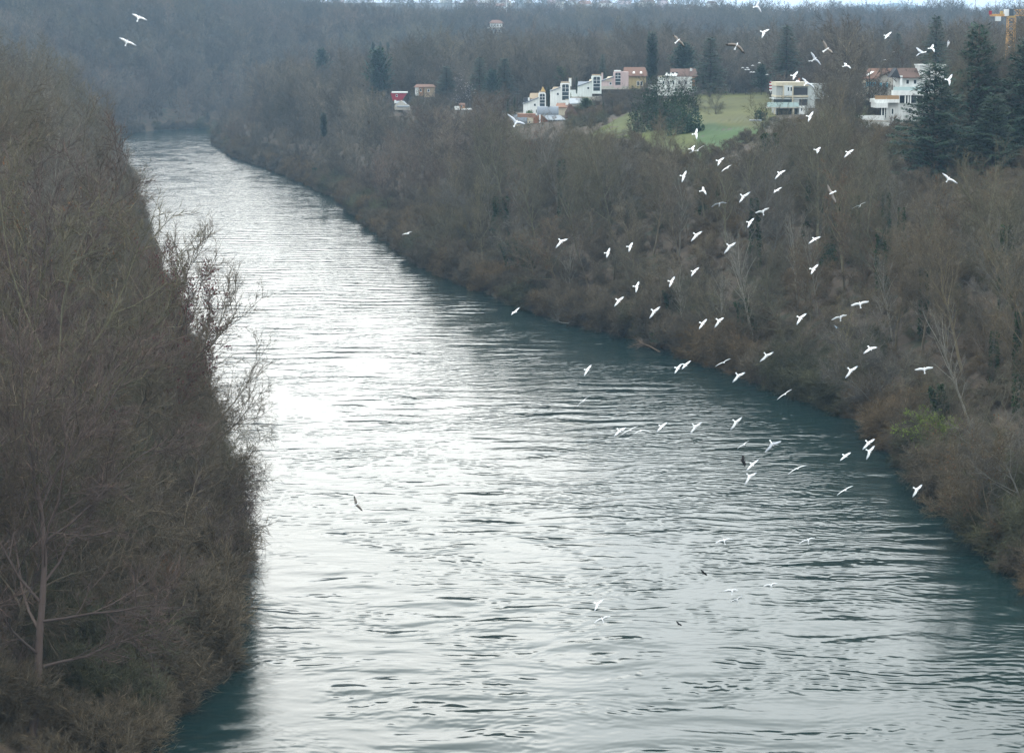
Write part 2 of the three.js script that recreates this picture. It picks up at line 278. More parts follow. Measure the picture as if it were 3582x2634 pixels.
// a leafy bush: leaves through lumps
function bushLeaves(seed, rx, ry, rz, count, size, tints) {
  const w = new Wood(), R = rng(seed), lumps = Array.from({ length: 9 }, () => [(R() - 0.5) * 1.3 * rx, (0.25 + 0.6 * R()) * ry, (R() - 0.5) * 1.3 * rz, 0.4 + 0.35 * R()]);
  for (let k = 0; k < count; k++) { const L = lumps[k % 9], d = V(R() - 0.5, R() - 0.5, R() - 0.5).normalize(), q = (0.45 + 0.55 * R() ** 0.5) * L[3], p = V(L[0] + d.x * rx * q, Math.max(0, L[1] + d.y * ry * q), L[2] + d.z * rz * q), l = bent(R, d, 0.8 * R()), s = bent(R, l, 1.57).cross(l).normalize(), t = tints[Math.floor(R() * tints.length)], g = 0.6 + 0.8 * R(); w.leaf(p, l, s, size * (0.7 + 0.6 * R()), size * 0.4, [t[0] * g, t[1] * g, t[2] * g]); }
  return w.build();
}
const wood = (r, g, b) => new THREE.MeshStandardMaterial({ color: rgb(r, g, b), roughness: 0.95, vertexColors: true });
const leafy = (r, g, b, t = 0.25) => new THREE.MeshPhysicalMaterial({ color: rgb(r, g, b), roughness: 0.85, vertexColors: true, side: THREE.DoubleSide, transmission: t, thickness: 0, specularIntensity: 0.25 });
const BARK = { grey: wood(0.070, 0.066, 0.056), olive: wood(0.059, 0.055, 0.034), brown: wood(0.059, 0.048, 0.032), red: wood(0.050, 0.036, 0.031), ochre: wood(0.072, 0.058, 0.034), pale: wood(0.092, 0.087, 0.073), dark: wood(0.045, 0.042, 0.038) };
const LEAF = { needle: leafy(0.028, 0.056, 0.032, 0.3), cedar: leafy(0.030, 0.064, 0.042, 0.3), ivy: leafy(0.027, 0.052, 0.022, 0.3), red: leafy(0.10, 0.026, 0.030), rust: leafy(0.13, 0.068, 0.036), lime: leafy(0.16, 0.22, 0.035), green: leafy(0.06, 0.11, 0.035), white: leafy(0.3, 0.28, 0.27) };
const NEAR = { h: 20, r: 6.4, limbs: 13, branches: 9, twigs: 10, lets: 7, tw: 0.021, tl: 1.5, lit: 1.6 };
const PROTO = {
  spreading: bareTree(11, NEAR), rounded: bareTree(12, { ...NEAR, h: 18, r: 6.8, first: 0.22 }), slender: bareTree(13, { ...NEAR, h: 21, r: 4.2, up: 0.25, limbs: 14, branches: 6, lets: 6, first: 0.42, lit: 1.9 }),
  weeping: bareTree(14, { ...NEAR, h: 15, r: 7.2, droop: 0.5, first: 0.2 }), clump: bareTree(15, { ...NEAR, h: 12, r: 5, stems: 4, limbs: 16, branches: 7, first: 0.25, top: 0.85 }), clumpy: bareTree(16, { ...NEAR, h: 10, r: 5, stems: 5, limbs: 18, branches: 6, first: 0.2, top: 0.8, droop: 0.25 }),
  arching: bareTree(18, { ...NEAR, h: 10, r: 6.5, stems: 6, limbs: 18, branches: 5, twigs: 6, lets: 4, first: 0.18, top: 0.85, droop: 0.4, lit: 2.0, tl: 1.3 }),
  young: bareTree(17, { ...NEAR, h: 16, r: 2.6, up: 0.3, limbs: 16, branches: 5, twigs: 6, lets: 4, tl: 1.0, top: 0.92, first: 0.4, lit: 2.5 }),
};
const FARO = { h: 18, r: 6, limbs: 11, branches: 6, twigs: 7, lets: 5, tw: 0.045, tl: 1.7 };
const FAR = [bareTree(31, FARO), bareTree(32, { ...FARO, h: 20, r: 5, up: 0.15 }), bareTree(33, { ...FARO, h: 15, r: 6.2, first: 0.2, droop: 0.15 }), bareTree(34, { ...FARO, h: 13, r: 5, stems: 3, limbs: 12, first: 0.2, top: 0.85 })];
const SHRUB = [bareTree(41, { h: 4.2, r: 3, stems: 6, limbs: 18, branches: 5, twigs: 6, lets: 5, tw: 0.02, tl: 0.9, first: 0.1, top: 0.8 }), bareTree(42, { h: 3.4, r: 3.4, stems: 7, limbs: 21, branches: 5, twigs: 6, lets: 4, tw: 0.02, tl: 0.9, first: 0.1, top: 0.8, droop: 0.5 })];
const joined = (t) => mergeGeometries([t.trunk, t.crown]);
// ---------------------------------------------------------------- where trees stand
// windows of the view kept open by clearings and gardens: [x0, y0, x1, y1, depth of what is seen there]
const OPEN = [[1785, 262, 2035, 448, 760], [1830, 262, 2110, 345, 845], [2040, 235, 2275, 308, 870], [3190, 60, 3700, 640, 430], [3100, 230, 3250, 560, 428], [3216, 58, 3328, 240, 690], [2705, 92, 2800, 255, 800], [3110, 116, 3172, 185, 910], [2250, 110, 2312, 270, 840], [2336, 166, 2450, 250, 840], [1378, 350, 1436, 378, 910], [1590, 360, 1650, 382, 860], [1290, 194, 1362, 325, 985], [1522, 232, 1602, 312, 935], [1636, 203, 1720, 315, 885], [1720, 205, 1808, 320, 885], [1095, 183, 1155, 235, 1210], [1292, 146, 1368, 182, 1260], [1116, 392, 1148, 462, 835], [2300, 240, 2450, 300, 760], [2685, 280, 2865, 408, 696], [3000, 235, 3240, 425, 600], [2100, 400, 2690, 480, 740], [2420, 322, 2700, 520, 740], [560, 1030, 880, 1400, 246], [425, 462, 640, 580, 1290], [490, 580, 700, 740, 1000], [560, 740, 760, 890, 700], [630, 890, 860, 1000, 420], [1362, 316, 1430, 350, 960], [1446, 294, 1524, 318, 950], [1708, 68, 1762, 97, 1790], [3440, 20, 3582, 190, 700], [2280, 110, 2300, 280, 800], [2430, 135, 2540, 330, 760]];
const meadowTop = (x) => { const k = [[2030, 490], [2190, 400], [2300, 362], [2440, 331], [2700, 322]]; for (let i = 0; i + 1 < k.length; i++) if (x <= k[i + 1][0]) return mix(k[i][1], k[i + 1][1], (x - k[i][0]) / (k[i + 1][0] - k[i][0])); return 322; };
const meadowBottom = (x) => { const k = [[2030, 495], [2200, 486], [2300, 560], [2420, 575], [2560, 520], [2660, 470], [2700, 410]]; for (let i = 0; i + 1 < k.length; i++) if (x <= k[i + 1][0]) return mix(k[i][1], k[i + 1][1], (x - k[i][0]) / (k[i + 1][0] - k[i][0])); return 410; };
function free(x, y, d, h, r) {
  const [bx, by] = toPx(x, y, -d), [, ty] = toPx(x, y + h, -d), w = r * FOCAL / d * 0.8;
  for (const [x0, y0, x1, y1, D] of OPEN) if (!(h < 5 && D < 500) && d < D + 6 && bx + w > x0 && bx - w < x1 && ty < y1 && by > y0) return false;
  if (d > 470 && d < 900 && bx > 2030 && bx < 2700 && by > meadowTop(bx) - 4 && by < meadowBottom(bx)) return false;
  return true;
}
const spots = []; // every broadleaf tree: [x, y, d, side, s, size seen]
{
  const R = rng(2024);
  const fill = (d0, d1, cell, x0, x1) => { for (let d = d0; d < d1; d += cell) for (let x = x0(d); x < x1(d); x += cell) {
    const X = x + (R() - 0.5) * cell * 0.9, D = d + (R() - 0.5) * cell * 0.9, [s, side] = river(X, D); if (s < 1.5) continue;
    const y = height(X, D), [px, py] = toPx(X, y + 10, -D); if (px < -260 || px > FULL_W + 260) continue;
    if (D > 2350) continue;
    spots.push([X, y, D, side, s]);
  } };
  fill(140, 520, 8.6, (d) => -0.245 * d - 14, (d) => 0.245 * d + 14);
  fill(520, 1150, 8, (d) => -0.245 * d, (d) => 0.245 * d);
  fill(1150, 2350, 9.5, (d) => -0.24 * d, (d) => 0.24 * d);
}
const forestRandom = rng(99);
const WOODS = ['grey', 'olive', 'brown', 'olive', 'grey', 'red', 'brown'];
const nearSpots = [], farSpots = [];
for (const q of spots) {
  const [x, y, d, side, s] = q; let size = d < 560 ? 0.72 + 0.68 * forestRandom() : 0.72 + 0.5 * forestRandom();
  if (side > 0 && s < 18) size *= 0.62; if (side < 0 && d < 250) size *= 1.1; if (side < 0 && d >= 250 && d < 620 && s < 9) { if (s < 7.5) continue; size *= 0.7; } if (side < 0 && d >= 620 && d < 1280) { if (s < 8.5) continue; if (s < 18) size *= 0.8; }
  const f = (d < 560 ? 19 : 21) * size;
  if (!free(x, y, d, f, 5 * size) && free(x, y, d, f * 0.5, 2.4 * size)) size *= 0.5;
  else if (!free(x, y, d, f, 5 * size)) { if (forestRandom() < 0.45 && free(x, y, d, 4, 3)) q.shrub = true; else continue; }
  q.size = size; q.seen = size / d; (d < 560 ? nearSpots : farSpots).push(q);
}
// the 240 broadleaf trees that show largest stand as single trees, the rest as woods
const visible = (q) => { const [px, py] = toPx(q[0], q[1] + 9, -q[2]); return px > -60 && px < FULL_W + 60 && py < FULL_H + 200; };
nearSpots.sort((a, b) => b.seen - a.seen);
const singles = nearSpots.filter((q) => visible(q) && !q.shrub).slice(0, 232), isSingle = new Set(singles);
const protoThings = {}, IVY = {}, RUST = {};
function placeTree(kind, bark, x, y, d, size, turn, lean, leanAz, name, label, category, group, extra) {
  let o = protoThings[kind];
  if (!o) { o = protoThings[kind] = new THREE.Group(); part(o, 'trunk', PROTO[kind].trunk, BARK.grey); part(o, 'crown', PROTO[kind].crown, BARK.grey); }
  const c = o.clone(); c.name = numbered(name); c.position.set(x, y, -d); c.scale.setScalar(size);
  c.quaternion.setFromAxisAngle(V(Math.sin(leanAz), 0, -Math.cos(leanAz)).normalize(), lean).multiply(new THREE.Quaternion().setFromAxisAngle(V(0, 1, 0), turn));
  c.children[0].material = BARK[bark]; c.children[1].material = BARK[bark];
  if (extra) extra(c);
  tag(c, label, category, group); scene.add(c); return c;
}
{
  const R = rng(555);
  for (const q of singles) {
    const [x, y, d, side, s] = q, [px, py] = toPx(x, y + 8, -d), edge = s < 11;
    let kind = edge ? (side < 0 ? ['spreading', 'weeping', 'rounded', 'arching', 'arching'][Math.floor(R() * 5)] : ['clump', 'arching', 'weeping', 'arching'][Math.floor(R() * 4)]) : side < 0 ? ['spreading', 'rounded', 'slender', 'spreading', 'weeping'][Math.floor(R() * 5)] : ['spreading', 'slender', 'slender', 'young', 'rounded'][Math.floor(R() * 5)];
    const bark = side < 0 ? (d < 215 ? ['red', 'brown', 'olive', 'brown'][Math.floor(R() * 4)] : WOODS[Math.floor(R() * 7)]) : ['olive', 'brown', 'olive', 'ochre', 'grey'][Math.floor(R() * 5)];
    // trees at the water lean out over it, towards the light
    const lean = edge ? (side < 0 ? (d < 245 ? 0.14 + 0.2 * R() : 0.03 + 0.1 * R()) : 0.2 + 0.25 * R()) : 0.05 * R(), az = side < 0 ? (R() - 0.5) * 0.6 : Math.PI + (R() - 0.5) * 0.6;
    // some carry ivy, some withered leaves
    const dress = R(), wears = edge && side < 0 ? '' : dress < (side > 0 ? 0.16 : 0.07) ? 'ivy clad ' : dress > 0.93 ? 'rusty leaved ' : '';
    const form = { spreading: 'wide crowned', rounded: 'round crowned', slender: 'tall narrow', weeping: 'drooping', clump: 'many stemmed', clumpy: 'low bushy', arching: 'arching', young: 'slim' }[kind], hue = { grey: 'grey', olive: 'olive grey', brown: 'brown', red: 'reddish brown', ochre: 'ochre' }[bark];
    const where = side < 0 ? (edge ? (d < 200 ? 'over the dark water at the lower left' : d < 260 ? 'over the bright water on the near left bank' : d < 340 ? 'at the left water edge beyond the red tree' : d < 430 ? 'at the left water edge half way' : 'at the far left water edge') : (d < 230 ? 'in the nearest wood at the left' : d < 310 ? 'on the left slope above the red tree' : d < 400 ? 'half way up the left wood' : 'high in the left wood'))
      : (edge ? (d < 280 ? 'over the water at the lower right corner' : d < 340 ? 'at the right water edge by the lime shrub' : d < 420 ? 'by the water under the pale trunks' : 'at the right water edge beyond the driftwood') : (px > 3050 ? (py > 900 ? 'low on the right slope under the cedars' : 'right below the cedars') : px > 2600 ? (py > 800 ? 'on the slope among the pale trunks' : 'below the apartment house') : px > 2100 ? (py > 750 ? 'on the slope left of the pale trunks' : 'just below the meadow') : 'on the right bank below the row houses'));
    placeTree(kind, bark, x, y, d, (kind === 'slender' ? Math.min(q.size, 1.05) : q.size) * (kind === 'clump' || kind === 'arching' ? 1.25 : 1), R() * 6.28, lean, az, wears ? wears.split(' ')[0] + '_tree' : 'bare_tree', (wears || 'bare ') + (wears ? '' : q.size > 1.12 ? 'big ' : q.size < 0.82 ? 'small ' : '') + form + ' ' + hue + ' tree ' + where, 'tree', 'bare trees along the river banks', wears === 'ivy clad ' ? (c) => part(c, 'ivy', IVY[kind] || (IVY[kind] = ivyOn(90 + kind.length, PROTO[kind].o.h * 0.72, 1.15, 0.75, 1500, 0.42)), LEAF.ivy) : wears ? (c) => part(c, 'leaves', RUST[kind] || (RUST[kind] = leavesOn(PROTO[kind], 1500, 0.24, [1, 1, 1])), LEAF.rust) : null);
  }
}
// the woods: trees beyond the single ones
function wood_(name, label, list, geos, mats, tints) {
  const g = new THREE.Group(); g.name = numbered(name); tag(g, label, 'woodland', null, 'stuff'); scene.add(g);
  const R = rng(list.length + 3), bins = geos.map(() => []);
  list.forEach((q) => bins[Math.floor(R() * geos.length)].push(q));
  const m = new THREE.Matrix4(), qt = new THREE.Quaternion(), up = V(0, 1, 0), tilt = new THREE.Quaternion();
  bins.forEach((b, k) => { if (!b.length) return;
    const im = new THREE.InstancedMesh(geos[k], mats[k % mats.length], b.length); im.name = 'trees'; im.userData.kind = 'stuff';
    b.forEach((q, i) => { const sc = q.scale || q.size; tilt.setFromAxisAngle(V(R() - 0.5, 0, R() - 0.5).normalize(), 0.12 * R()); qt.setFromAxisAngle(up, R() * 6.28).premultiply(tilt); m.compose(V(q[0], q[1], -q[2]), qt, V(sc * (0.9 + 0.2 * R()), sc * (0.85 + 0.3 * R()), sc * (0.9 + 0.2 * R()))); im.setMatrixAt(i, m); const t = tints(q, R); im.setColorAt(i, rgb(t[0], t[1], t[2])); });
    g.add(im);
  });
  return g;
}
const woodTint = (q, R) => { const n = fbm(q[0] * 0.02, q[2] * 0.02, 3, 3), k = 0.55 + 0.95 * R() ** 1.4, red = smooth(0.52, 0.7, n) * R(), ol = smooth(0.5, 0.3, n); return [k * (1.03 + 0.16 * red), k * (1 + 0.02 * ol - 0.05 * red), k * (0.96 - 0.14 * ol - 0.05 * red)]; };
const nearRest = nearSpots.filter((q) => !isSingle.has(q) && !q.shrub);
const NEARJ = ['spreading', 'rounded', 'slender', 'clump'].map((k) => joined(PROTO[k])), FARJ = FAR.map(joined), SHRUBJ = SHRUB.map(joined);
const plainBark = wood(0.060, 0.0525, 0.035), farBark = wood(0.059, 0.052, 0.040);
wood_('left_bank_wood', 'bare winter wood covering the left slope of the gorge', nearRest.filter((q) => q[3] < 0), NEARJ, [plainBark], woodTint);
wood_('right_bank_wood', 'bare winter wood covering the right slope of the gorge', nearRest.filter((q) => q[3] > 0), NEARJ, [plainBark], woodTint);
wood_('promontory_wood', 'bare wood along the right bank towards the river bend', farSpots.filter((q) => q[3] > 0 && !q.shrub), FARJ, [farBark], woodTint);
wood_('left_far_wood', 'bare wood along the left bank towards the river bend', farSpots.filter((q) => q[3] < 0 && q[2] < 1250 && !q.shrub), FARJ, [farBark], woodTint);
wood_('far_hill_wood', 'hazy bare forest on the hillside beyond the river bend', farSpots.filter((q) => q[3] < 0 && q[2] >= 1250 && !q.shrub), FARJ, [farBark], woodTint);
// undergrowth on both slopes
{
  const R = rng(808), list = [];
  const put = (x, d, sc) => { const [s, side] = river(x, d); if (s < -1.6) return; const y = Math.max(0.1, height(x, d)); if (!free(x, y, d, 3, 2)) return; const q = [x, y - 0.2, d, side, s]; q.size = sc; list.push(q); };
  for (let d = 145; d < 640; d += 4.2) for (let x = -0.245 * d - 10; x < 0.245 * d + 10; x += 4.2) { const X = x + (R() - 0.5) * 4, D = d + (R() - 0.5) * 4, [s] = river(X, D); if (s > 0 && (s < 9 || R() < 0.86)) put(X, D, (0.55 + 0.6 * R()) * (s < 9 ? 1.1 : 0.9)); }
  // a fringe of bushes that hangs over the water's edge
  for (let c = 2; c + 1 < COURSE.length; c++) { const a = COURSE[c], b = COURSE[c + 1], L = Math.hypot(b[0] - a[0], b[1] - a[1]), nx = (b[1] - a[1]) / L, nd = -(b[0] - a[0]) / L; for (let t = 0; t < 1; t += (a[1] < 620 ? 1.5 : 2.6) / L) for (const sg of [-1, 1]) { const w = mix(a[2], b[2], t) + R() * 3.2 - 1.3, x = mix(a[0], b[0], t) + sg * nx * w, d = mix(a[1], b[1], t) + sg * nd * w; if (d > 145 && Math.abs(x) < 0.26 * d) put(x, d, (0.8 + 0.75 * R()) * (sg > 0 && d < 420 ? 1.1 : sg < 0 && d > 150 && d < 240 ? 1.5 : 1)); } }
  for (let d = 640; d < 1300; d += 6) for (let k = 0; k < 2; k++) for (const sg of [-1, 1]) { const c = COURSE.findIndex((q) => q[1] > d), a = COURSE[c - 1], b = COURSE[c], t = (d - a[1]) / (b[1] - a[1]); put(mix(a[0], b[0], t) + sg * (mix(a[2], b[2], t) * 1.04 + 1 + 5 * R()), d, 0.9 + 0.5 * R()); }
  for (let i = 0; i < 420; i++) { const d = 146 + 44 * R(), x = -0.25 * d - 4 + R() * 30; put(x, d, 0.7 + 0.7 * R()); }
  for (let i = 0; i < 70; i++) { const px = 2180 + 520 * R(), g = ground(px, meadowBottom(px) - 8 + 24 * R(), 470, 1000), q = [g.x, g.y - 0.2, -g.z, 1, 60]; q.size = 0.3 + 0.5 * R(); list.push(q); }
  for (let i = 0; i < 22; i++) { const px = 2210 + 480 * R(), g = ground(px, meadowTop(px) - 1 + 5 * R(), 470, 1000), q = [g.x, g.y - 0.2, -g.z, 1, 60]; q.size = 0.25 + 0.3 * R(); list.push(q); }
  for (let i = 0; i < 110; i++) { const px = 1985 + 215 * R(), d = 690 + 85 * R(), x = (px - FULL_W / 2) / FOCAL * d, y = height(x, d), by = toPx(x, y, -d)[1]; if (by > 352 && (px < 2030 || by < meadowTop(px) - 5)) { const q = [x, y - 0.2, d, 1, 60]; q.size = 0.5 + 0.4 * R(); list.push(q); } }
  for (const q of [...nearSpots, ...farSpots]) if (q.shrub) { q.size = 0.6 + 0.4 * forestRandom(); list.push(q); }
  wood_('undergrowth', 'tangled leafless undergrowth covering the ground of the slopes', list, SHRUBJ, [wood(0.056, 0.048, 0.032)], (q, R2) => { const k = 0.7 + 0.6 * R2(), n = fbm(q[0] * 0.05, q[2] * 0.05, 8, 2); return n > 0.6 ? [k * 1.2, k * 1.0, k * 0.72] : n < 0.36 ? [k * 0.82, k * 1.0, k * 0.75] : [k, k * 0.95, k * 0.9]; });
}
// ---------------------------------------------------------------- houses on the right plateau
const MAT = {
  white: std(0.72, 0.74, 0.74), mint: std(0.62, 0.67, 0.66), cream: std(0.52, 0.47, 0.37), pink: std(0.52, 0.41, 0.41), yellow: std(0.46, 0.38, 0.21), grey: std(0.36, 0.38, 0.38), pale: std(0.56, 0.60, 0.62), stone: std(0.42, 0.40, 0.36),
  tile: std(0.145, 0.080, 0.057, 0.9), brownTile: std(0.10, 0.060, 0.047, 0.9), terracotta: std(0.24, 0.13, 0.09), slate: std(0.13, 0.155, 0.185, 0.6), lead: std(0.22, 0.25, 0.28, 0.5), brick: std(0.21, 0.09, 0.05), tan: std(0.28, 0.22, 0.15),
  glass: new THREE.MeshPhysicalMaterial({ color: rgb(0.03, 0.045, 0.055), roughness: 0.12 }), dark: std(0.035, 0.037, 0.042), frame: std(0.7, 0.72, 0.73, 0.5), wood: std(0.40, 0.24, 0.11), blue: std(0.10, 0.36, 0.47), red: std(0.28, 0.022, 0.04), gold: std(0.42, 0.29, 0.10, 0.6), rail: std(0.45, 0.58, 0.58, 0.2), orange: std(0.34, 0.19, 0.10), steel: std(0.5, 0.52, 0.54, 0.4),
};
// roof tiling: courses of tiles as fine relief
{ const t = texture(64, 64, (u, v) => { const k = 0.72 + 0.28 * Math.abs(Math.sin(u * 16 * Math.PI)) - 0.2 * (v * 8 % 1 < 0.2 ? 1 : 0) + 0.12 * (hash3(Math.floor(u * 16), Math.floor(v * 8), 3) - 0.5); return [k, k, k]; }, 0.4, false); for (const k of ['tile', 'brownTile', 'terracotta']) { MAT[k].bumpMap = t; MAT[k].bumpScale = 0.06; } }
{ const t = texture(128, 128, (u, v) => { const n = fbm(u * 9, v * 9, 4, 4) * 0.5 + fbm(u * 40, v * 3, 9, 2) * 0.5, k = 0.86 + 0.2 * n; return [k, k, k * 0.99]; }, 0.12); for (const k of ['white', 'mint', 'cream', 'pink', 'yellow', 'grey', 'pale', 'stone']) MAT[k].map = t; }
// a house is drawn up from its outline in the photograph: metres from pixels at its own depth d
class House {
  constructor(name, label, category, px, py, d, group, turn = 0) { this.px = px; this.py = py; this.k = d / FOCAL; this.g = thing(name, label, category, P(px, py, d), group); this.g.rotation.y = turn; }
  X(px) { return (px - this.px) * this.k; }
  Y(py) { return (this.py - py) * this.k * 1.008; }
  // a block from its front corners; front face stands z metres nearer than the base line, t metres deep
  box(name, mat, x0, y0, x1, y1, z = 0, t = 6, parent = this.g) {
    const g = new THREE.BoxGeometry(this.X(x1) - this.X(x0), this.Y(y0) - this.Y(y1), t); g.translate((this.X(x0) + this.X(x1)) / 2, (this.Y(y0) + this.Y(y1)) / 2, z - t / 2);
    const uv = g.attributes.uv; for (let i = 0; i < uv.count; i++) uv.setXY(i, uv.getX(i) * 6, uv.getY(i) * 5);
    return part(parent, name, g, MAT[mat]);
  }
  poly(name, mat, pts, z = 0, t = 6, parent = this.g) {
    const s = new THREE.Shape(pts.map(([x, y]) => new THREE.Vector2(this.X(x), this.Y(y)))), g = new THREE.ExtrudeGeometry(s, { depth: t, bevelEnabled: false, curveSegments: 10 }); g.translate(0, 0, z - t);
    return part(parent, name, g, MAT[mat]);
  }
  // a roof slope that rises away from the viewer: eave x0..x1 at y1 (z), ridge x2..x3 at y0 (z - run)
  slope(name, mat, x0, x1, yEave, x2, x3, yRidge, z, run, thick = 0.22, parent = this.g) {
    const q = [[x0, yEave, z], [x1, yEave, z], [x3, yRidge, z - run], [x2, yRidge, z - run]].map(([x, y, zz]) => [this.X(x), this.Y(y), zz]);
    const pos = [...q, ...q.map(([a, b, c]) => [a, b - thick, c])].flat(), uv = q.concat(q).map((_, i) => [[0, 0], [9, 0], [9, 5], [0, 5]][i % 4]).flat();
    const g = new THREE.BufferGeometry(); g.setAttribute('position', new THREE.Float32BufferAttribute(pos, 3)); g.setAttribute('uv', new THREE.Float32BufferAttribute(uv, 2));
    g.setIndex([0, 1, 2, 0, 2, 3, 4, 6, 5, 4, 7, 6, 0, 5, 1, 0, 4, 5, 1, 6, 2, 1, 5, 6, 2, 7, 3, 2, 6, 7, 3, 4, 0, 3, 7, 4]); const f = g.toNonIndexed(); f.computeVertexNormals();
    return part(parent, name, f, MAT[mat]);
  }
  window(x0, y0, x1, y1, z, frame = 'frame', pane = 'glass') {
    const w = this.box('window', frame, x0, y0, x1, y1, z + 0.05, 0.22), e = Math.min(x1 - x0, y1 - y0) * 0.14; this.box('pane', pane, x0 + e, y0 + e, x1 - e, y1 - e, z + 0.062, 0.1, w); return w;
  }
}
const arch = (x0, x1, top, bottom, rad) => { const p = [[x0, bottom]]; for (let k = 0; k <= 6; k++) { const a = Math.PI - k / 6 * Math.PI / 2; p.push([x0 + rad + Math.cos(a) * rad, top + rad - Math.sin(a) * rad]); } for (let k = 0; k <= 6; k++) { const a = Math.PI / 2 - k / 6 * Math.PI / 2; p.push([x1 - rad + Math.cos(a) * rad, top + rad - Math.sin(a) * rad]); } p.push([x1, bottom]); return p; };
// three white row houses with an arched glass bay each, then a pink one, climbing the slope
function rowHouse(name, label, d, wall, ga, bay, o = {}) {
  const [gx0, gx1, yl, yr, yb] = ga, [bx0, bx1, bt, bb] = bay, h = new House(name, label, 'house', gx0, yb, d, 'row of stepped houses beside the meadow');
  h.poly('wall', wall, [[gx0, yb + 8], [gx0, yl], [gx1, yr], [gx1, yb + 8]], 0, 9);
  h.poly('roof', o.roof || 'slate', [[gx0 - 2, yl], [gx0 - 2, yl - 2.6], [gx1, yr - 2.6], [gx1, yr]], 0.35, 9.6);
  h.poly('bay', wall, arch(bx0, bx1, bt, bb + 10, 6), 0.9, 7.5);
  const e = (bx1 - bx0) * 0.15; h.poly('bay_window', 'glass', arch(bx0 + e, bx1 - e, bt + 4.5, bb, 4), 0.93, 0.3);
  for (let k = 1; k < 4; k++) { const y = mix(bt + 4, bb, k / 4.2); h.box('transom', 'frame', bx0 + e, y, bx1 - e, y + 1.1, 1.0, 0.12); }
  h.box('mullion', 'frame', (bx0 + bx1) / 2 - 0.5, bt + 5, (bx0 + bx1) / 2 + 0.5, mix(bt, bb, 0.5), 1.0, 0.12);
  h.box('roof_slab', o.slab || 'tan', bx0 + 2, bt - 3.5, bx1 - 2, bt - 0.2, 0.5, 7);
  const wx = mix(gx0, gx1, 0.72), wy = mix(yl, yr, 0.72) + 13; h.window(wx - 4.5, wy, wx + 4.5, wy + 10, 0, 'frame', 'glass');
  if (o.low) h.window(gx1 - 12, yb - 14, gx1 - 8, yb - 2, 0, 'frame');
  if (o.chimney) { const [x0, x1, y0, y1] = o.chimney; const c = h.box('chimney', wall, x0, y0, x1, y1, -3, 1.4); h.box('cap', 'tan', x0 - 1, y0 - 1.6, x1 + 1, y0, -2.9, 1.6, c); }
  return h;
}
const rh1 = rowHouse('row_house', 'lowest white row house with a golden roof lantern behind a dark cypress', 770, 'white', [1831, 1886, 365.5, 343, 397], [1884, 1909, 325, 373], { low: true });
rh1.poly('lantern', 'gold', [[1891, 323], [1899, 305], [1909, 323]], -2, 3); rh1.box('dormer', 'dark', 1834, 344, 1855, 362, -3, 3); rh1.box('chimney', 'white', 1847, 343, 1853, 354, -2.6, 0.8); rh1.slope('back_roof', 'tan', 1851, 1890, 346, 1855, 1888, 328, -3, 3);
const rh2 = rowHouse('row_house', 'second white row house from the bottom with a white chimney stack', 785, 'white', [1926, 1961, 321, 308, 373], [1961, 1994, 292, 350], { low: true, chimney: [1990, 1999, 276, 304] });
rh2.slope('back_roof', 'tan', 1928, 1956, 321, 1936, 1958, 306, -0.5, 4);
const rh3 = rowHouse('row_house', 'third white row house with a tall arched bay and a dark lean-to roof', 815, 'mint', [2023, 2071, 303, 286, 341], [2070, 2103, 266, 318], {});
rh3.box('garden_wall', 'mint', 1994, 315, 2023, 338, -1, 0.6); rh3.slope('back_roof', 'slate', 2021, 2062, 300, 2024, 2062, 287, -1, 5); rh3.slope('skylight', 'cream', 2060, 2072, 287, 2064, 2074, 279, -2, 2);
const rh4 = rowHouse('row_house', 'pink row house at the top of the row with a white roof slab', 840, 'pink', [2104, 2148, 286, 270, 302], [2148, 2174, 251, 297], { chimney: [2105, 2111, 257, 282], slab: 'white' });
rh4.box('side_block', 'pink', 2174, 252, 2198, 302, 0.4, 8); rh4.slope('skylight', 'cream', 2117, 2140, 281, 2128, 2142, 268, 0.4, 3);
rh4.box('terrace', 'stone', 2103, 301, 2198, 312, 0.8, 9); rh3.box('terrace', 'stone', 1990, 338, 2104, 352, 0.5, 9);
{ // yellow house
  const h = new House('yellow_house', 'yellow house with a brown tiled roof and two skylights above the row', 'house', 2230, 306, 850);
  h.box('wall', 'yellow', 2196, 264, 2260, 312, 0, 8); const r = h.slope('roof', 'tile', 2180, 2268, 266, 2184, 2258, 237, 0.8, 5);
  for (const x of [2217, 2242]) h.slope('skylight', 'white', x - 4, x + 4, 257, x - 2.5, x + 3.5, 251, 0.95, 1.1, 0.1, r); h.window(2228, 284, 2237, 300, 0); h.window(2240, 284, 2249, 300, 0); h.poly('gable', 'yellow', [[2196, 266], [2258, 266], [2252, 240], [2190, 240]], -5, 0.3);
}
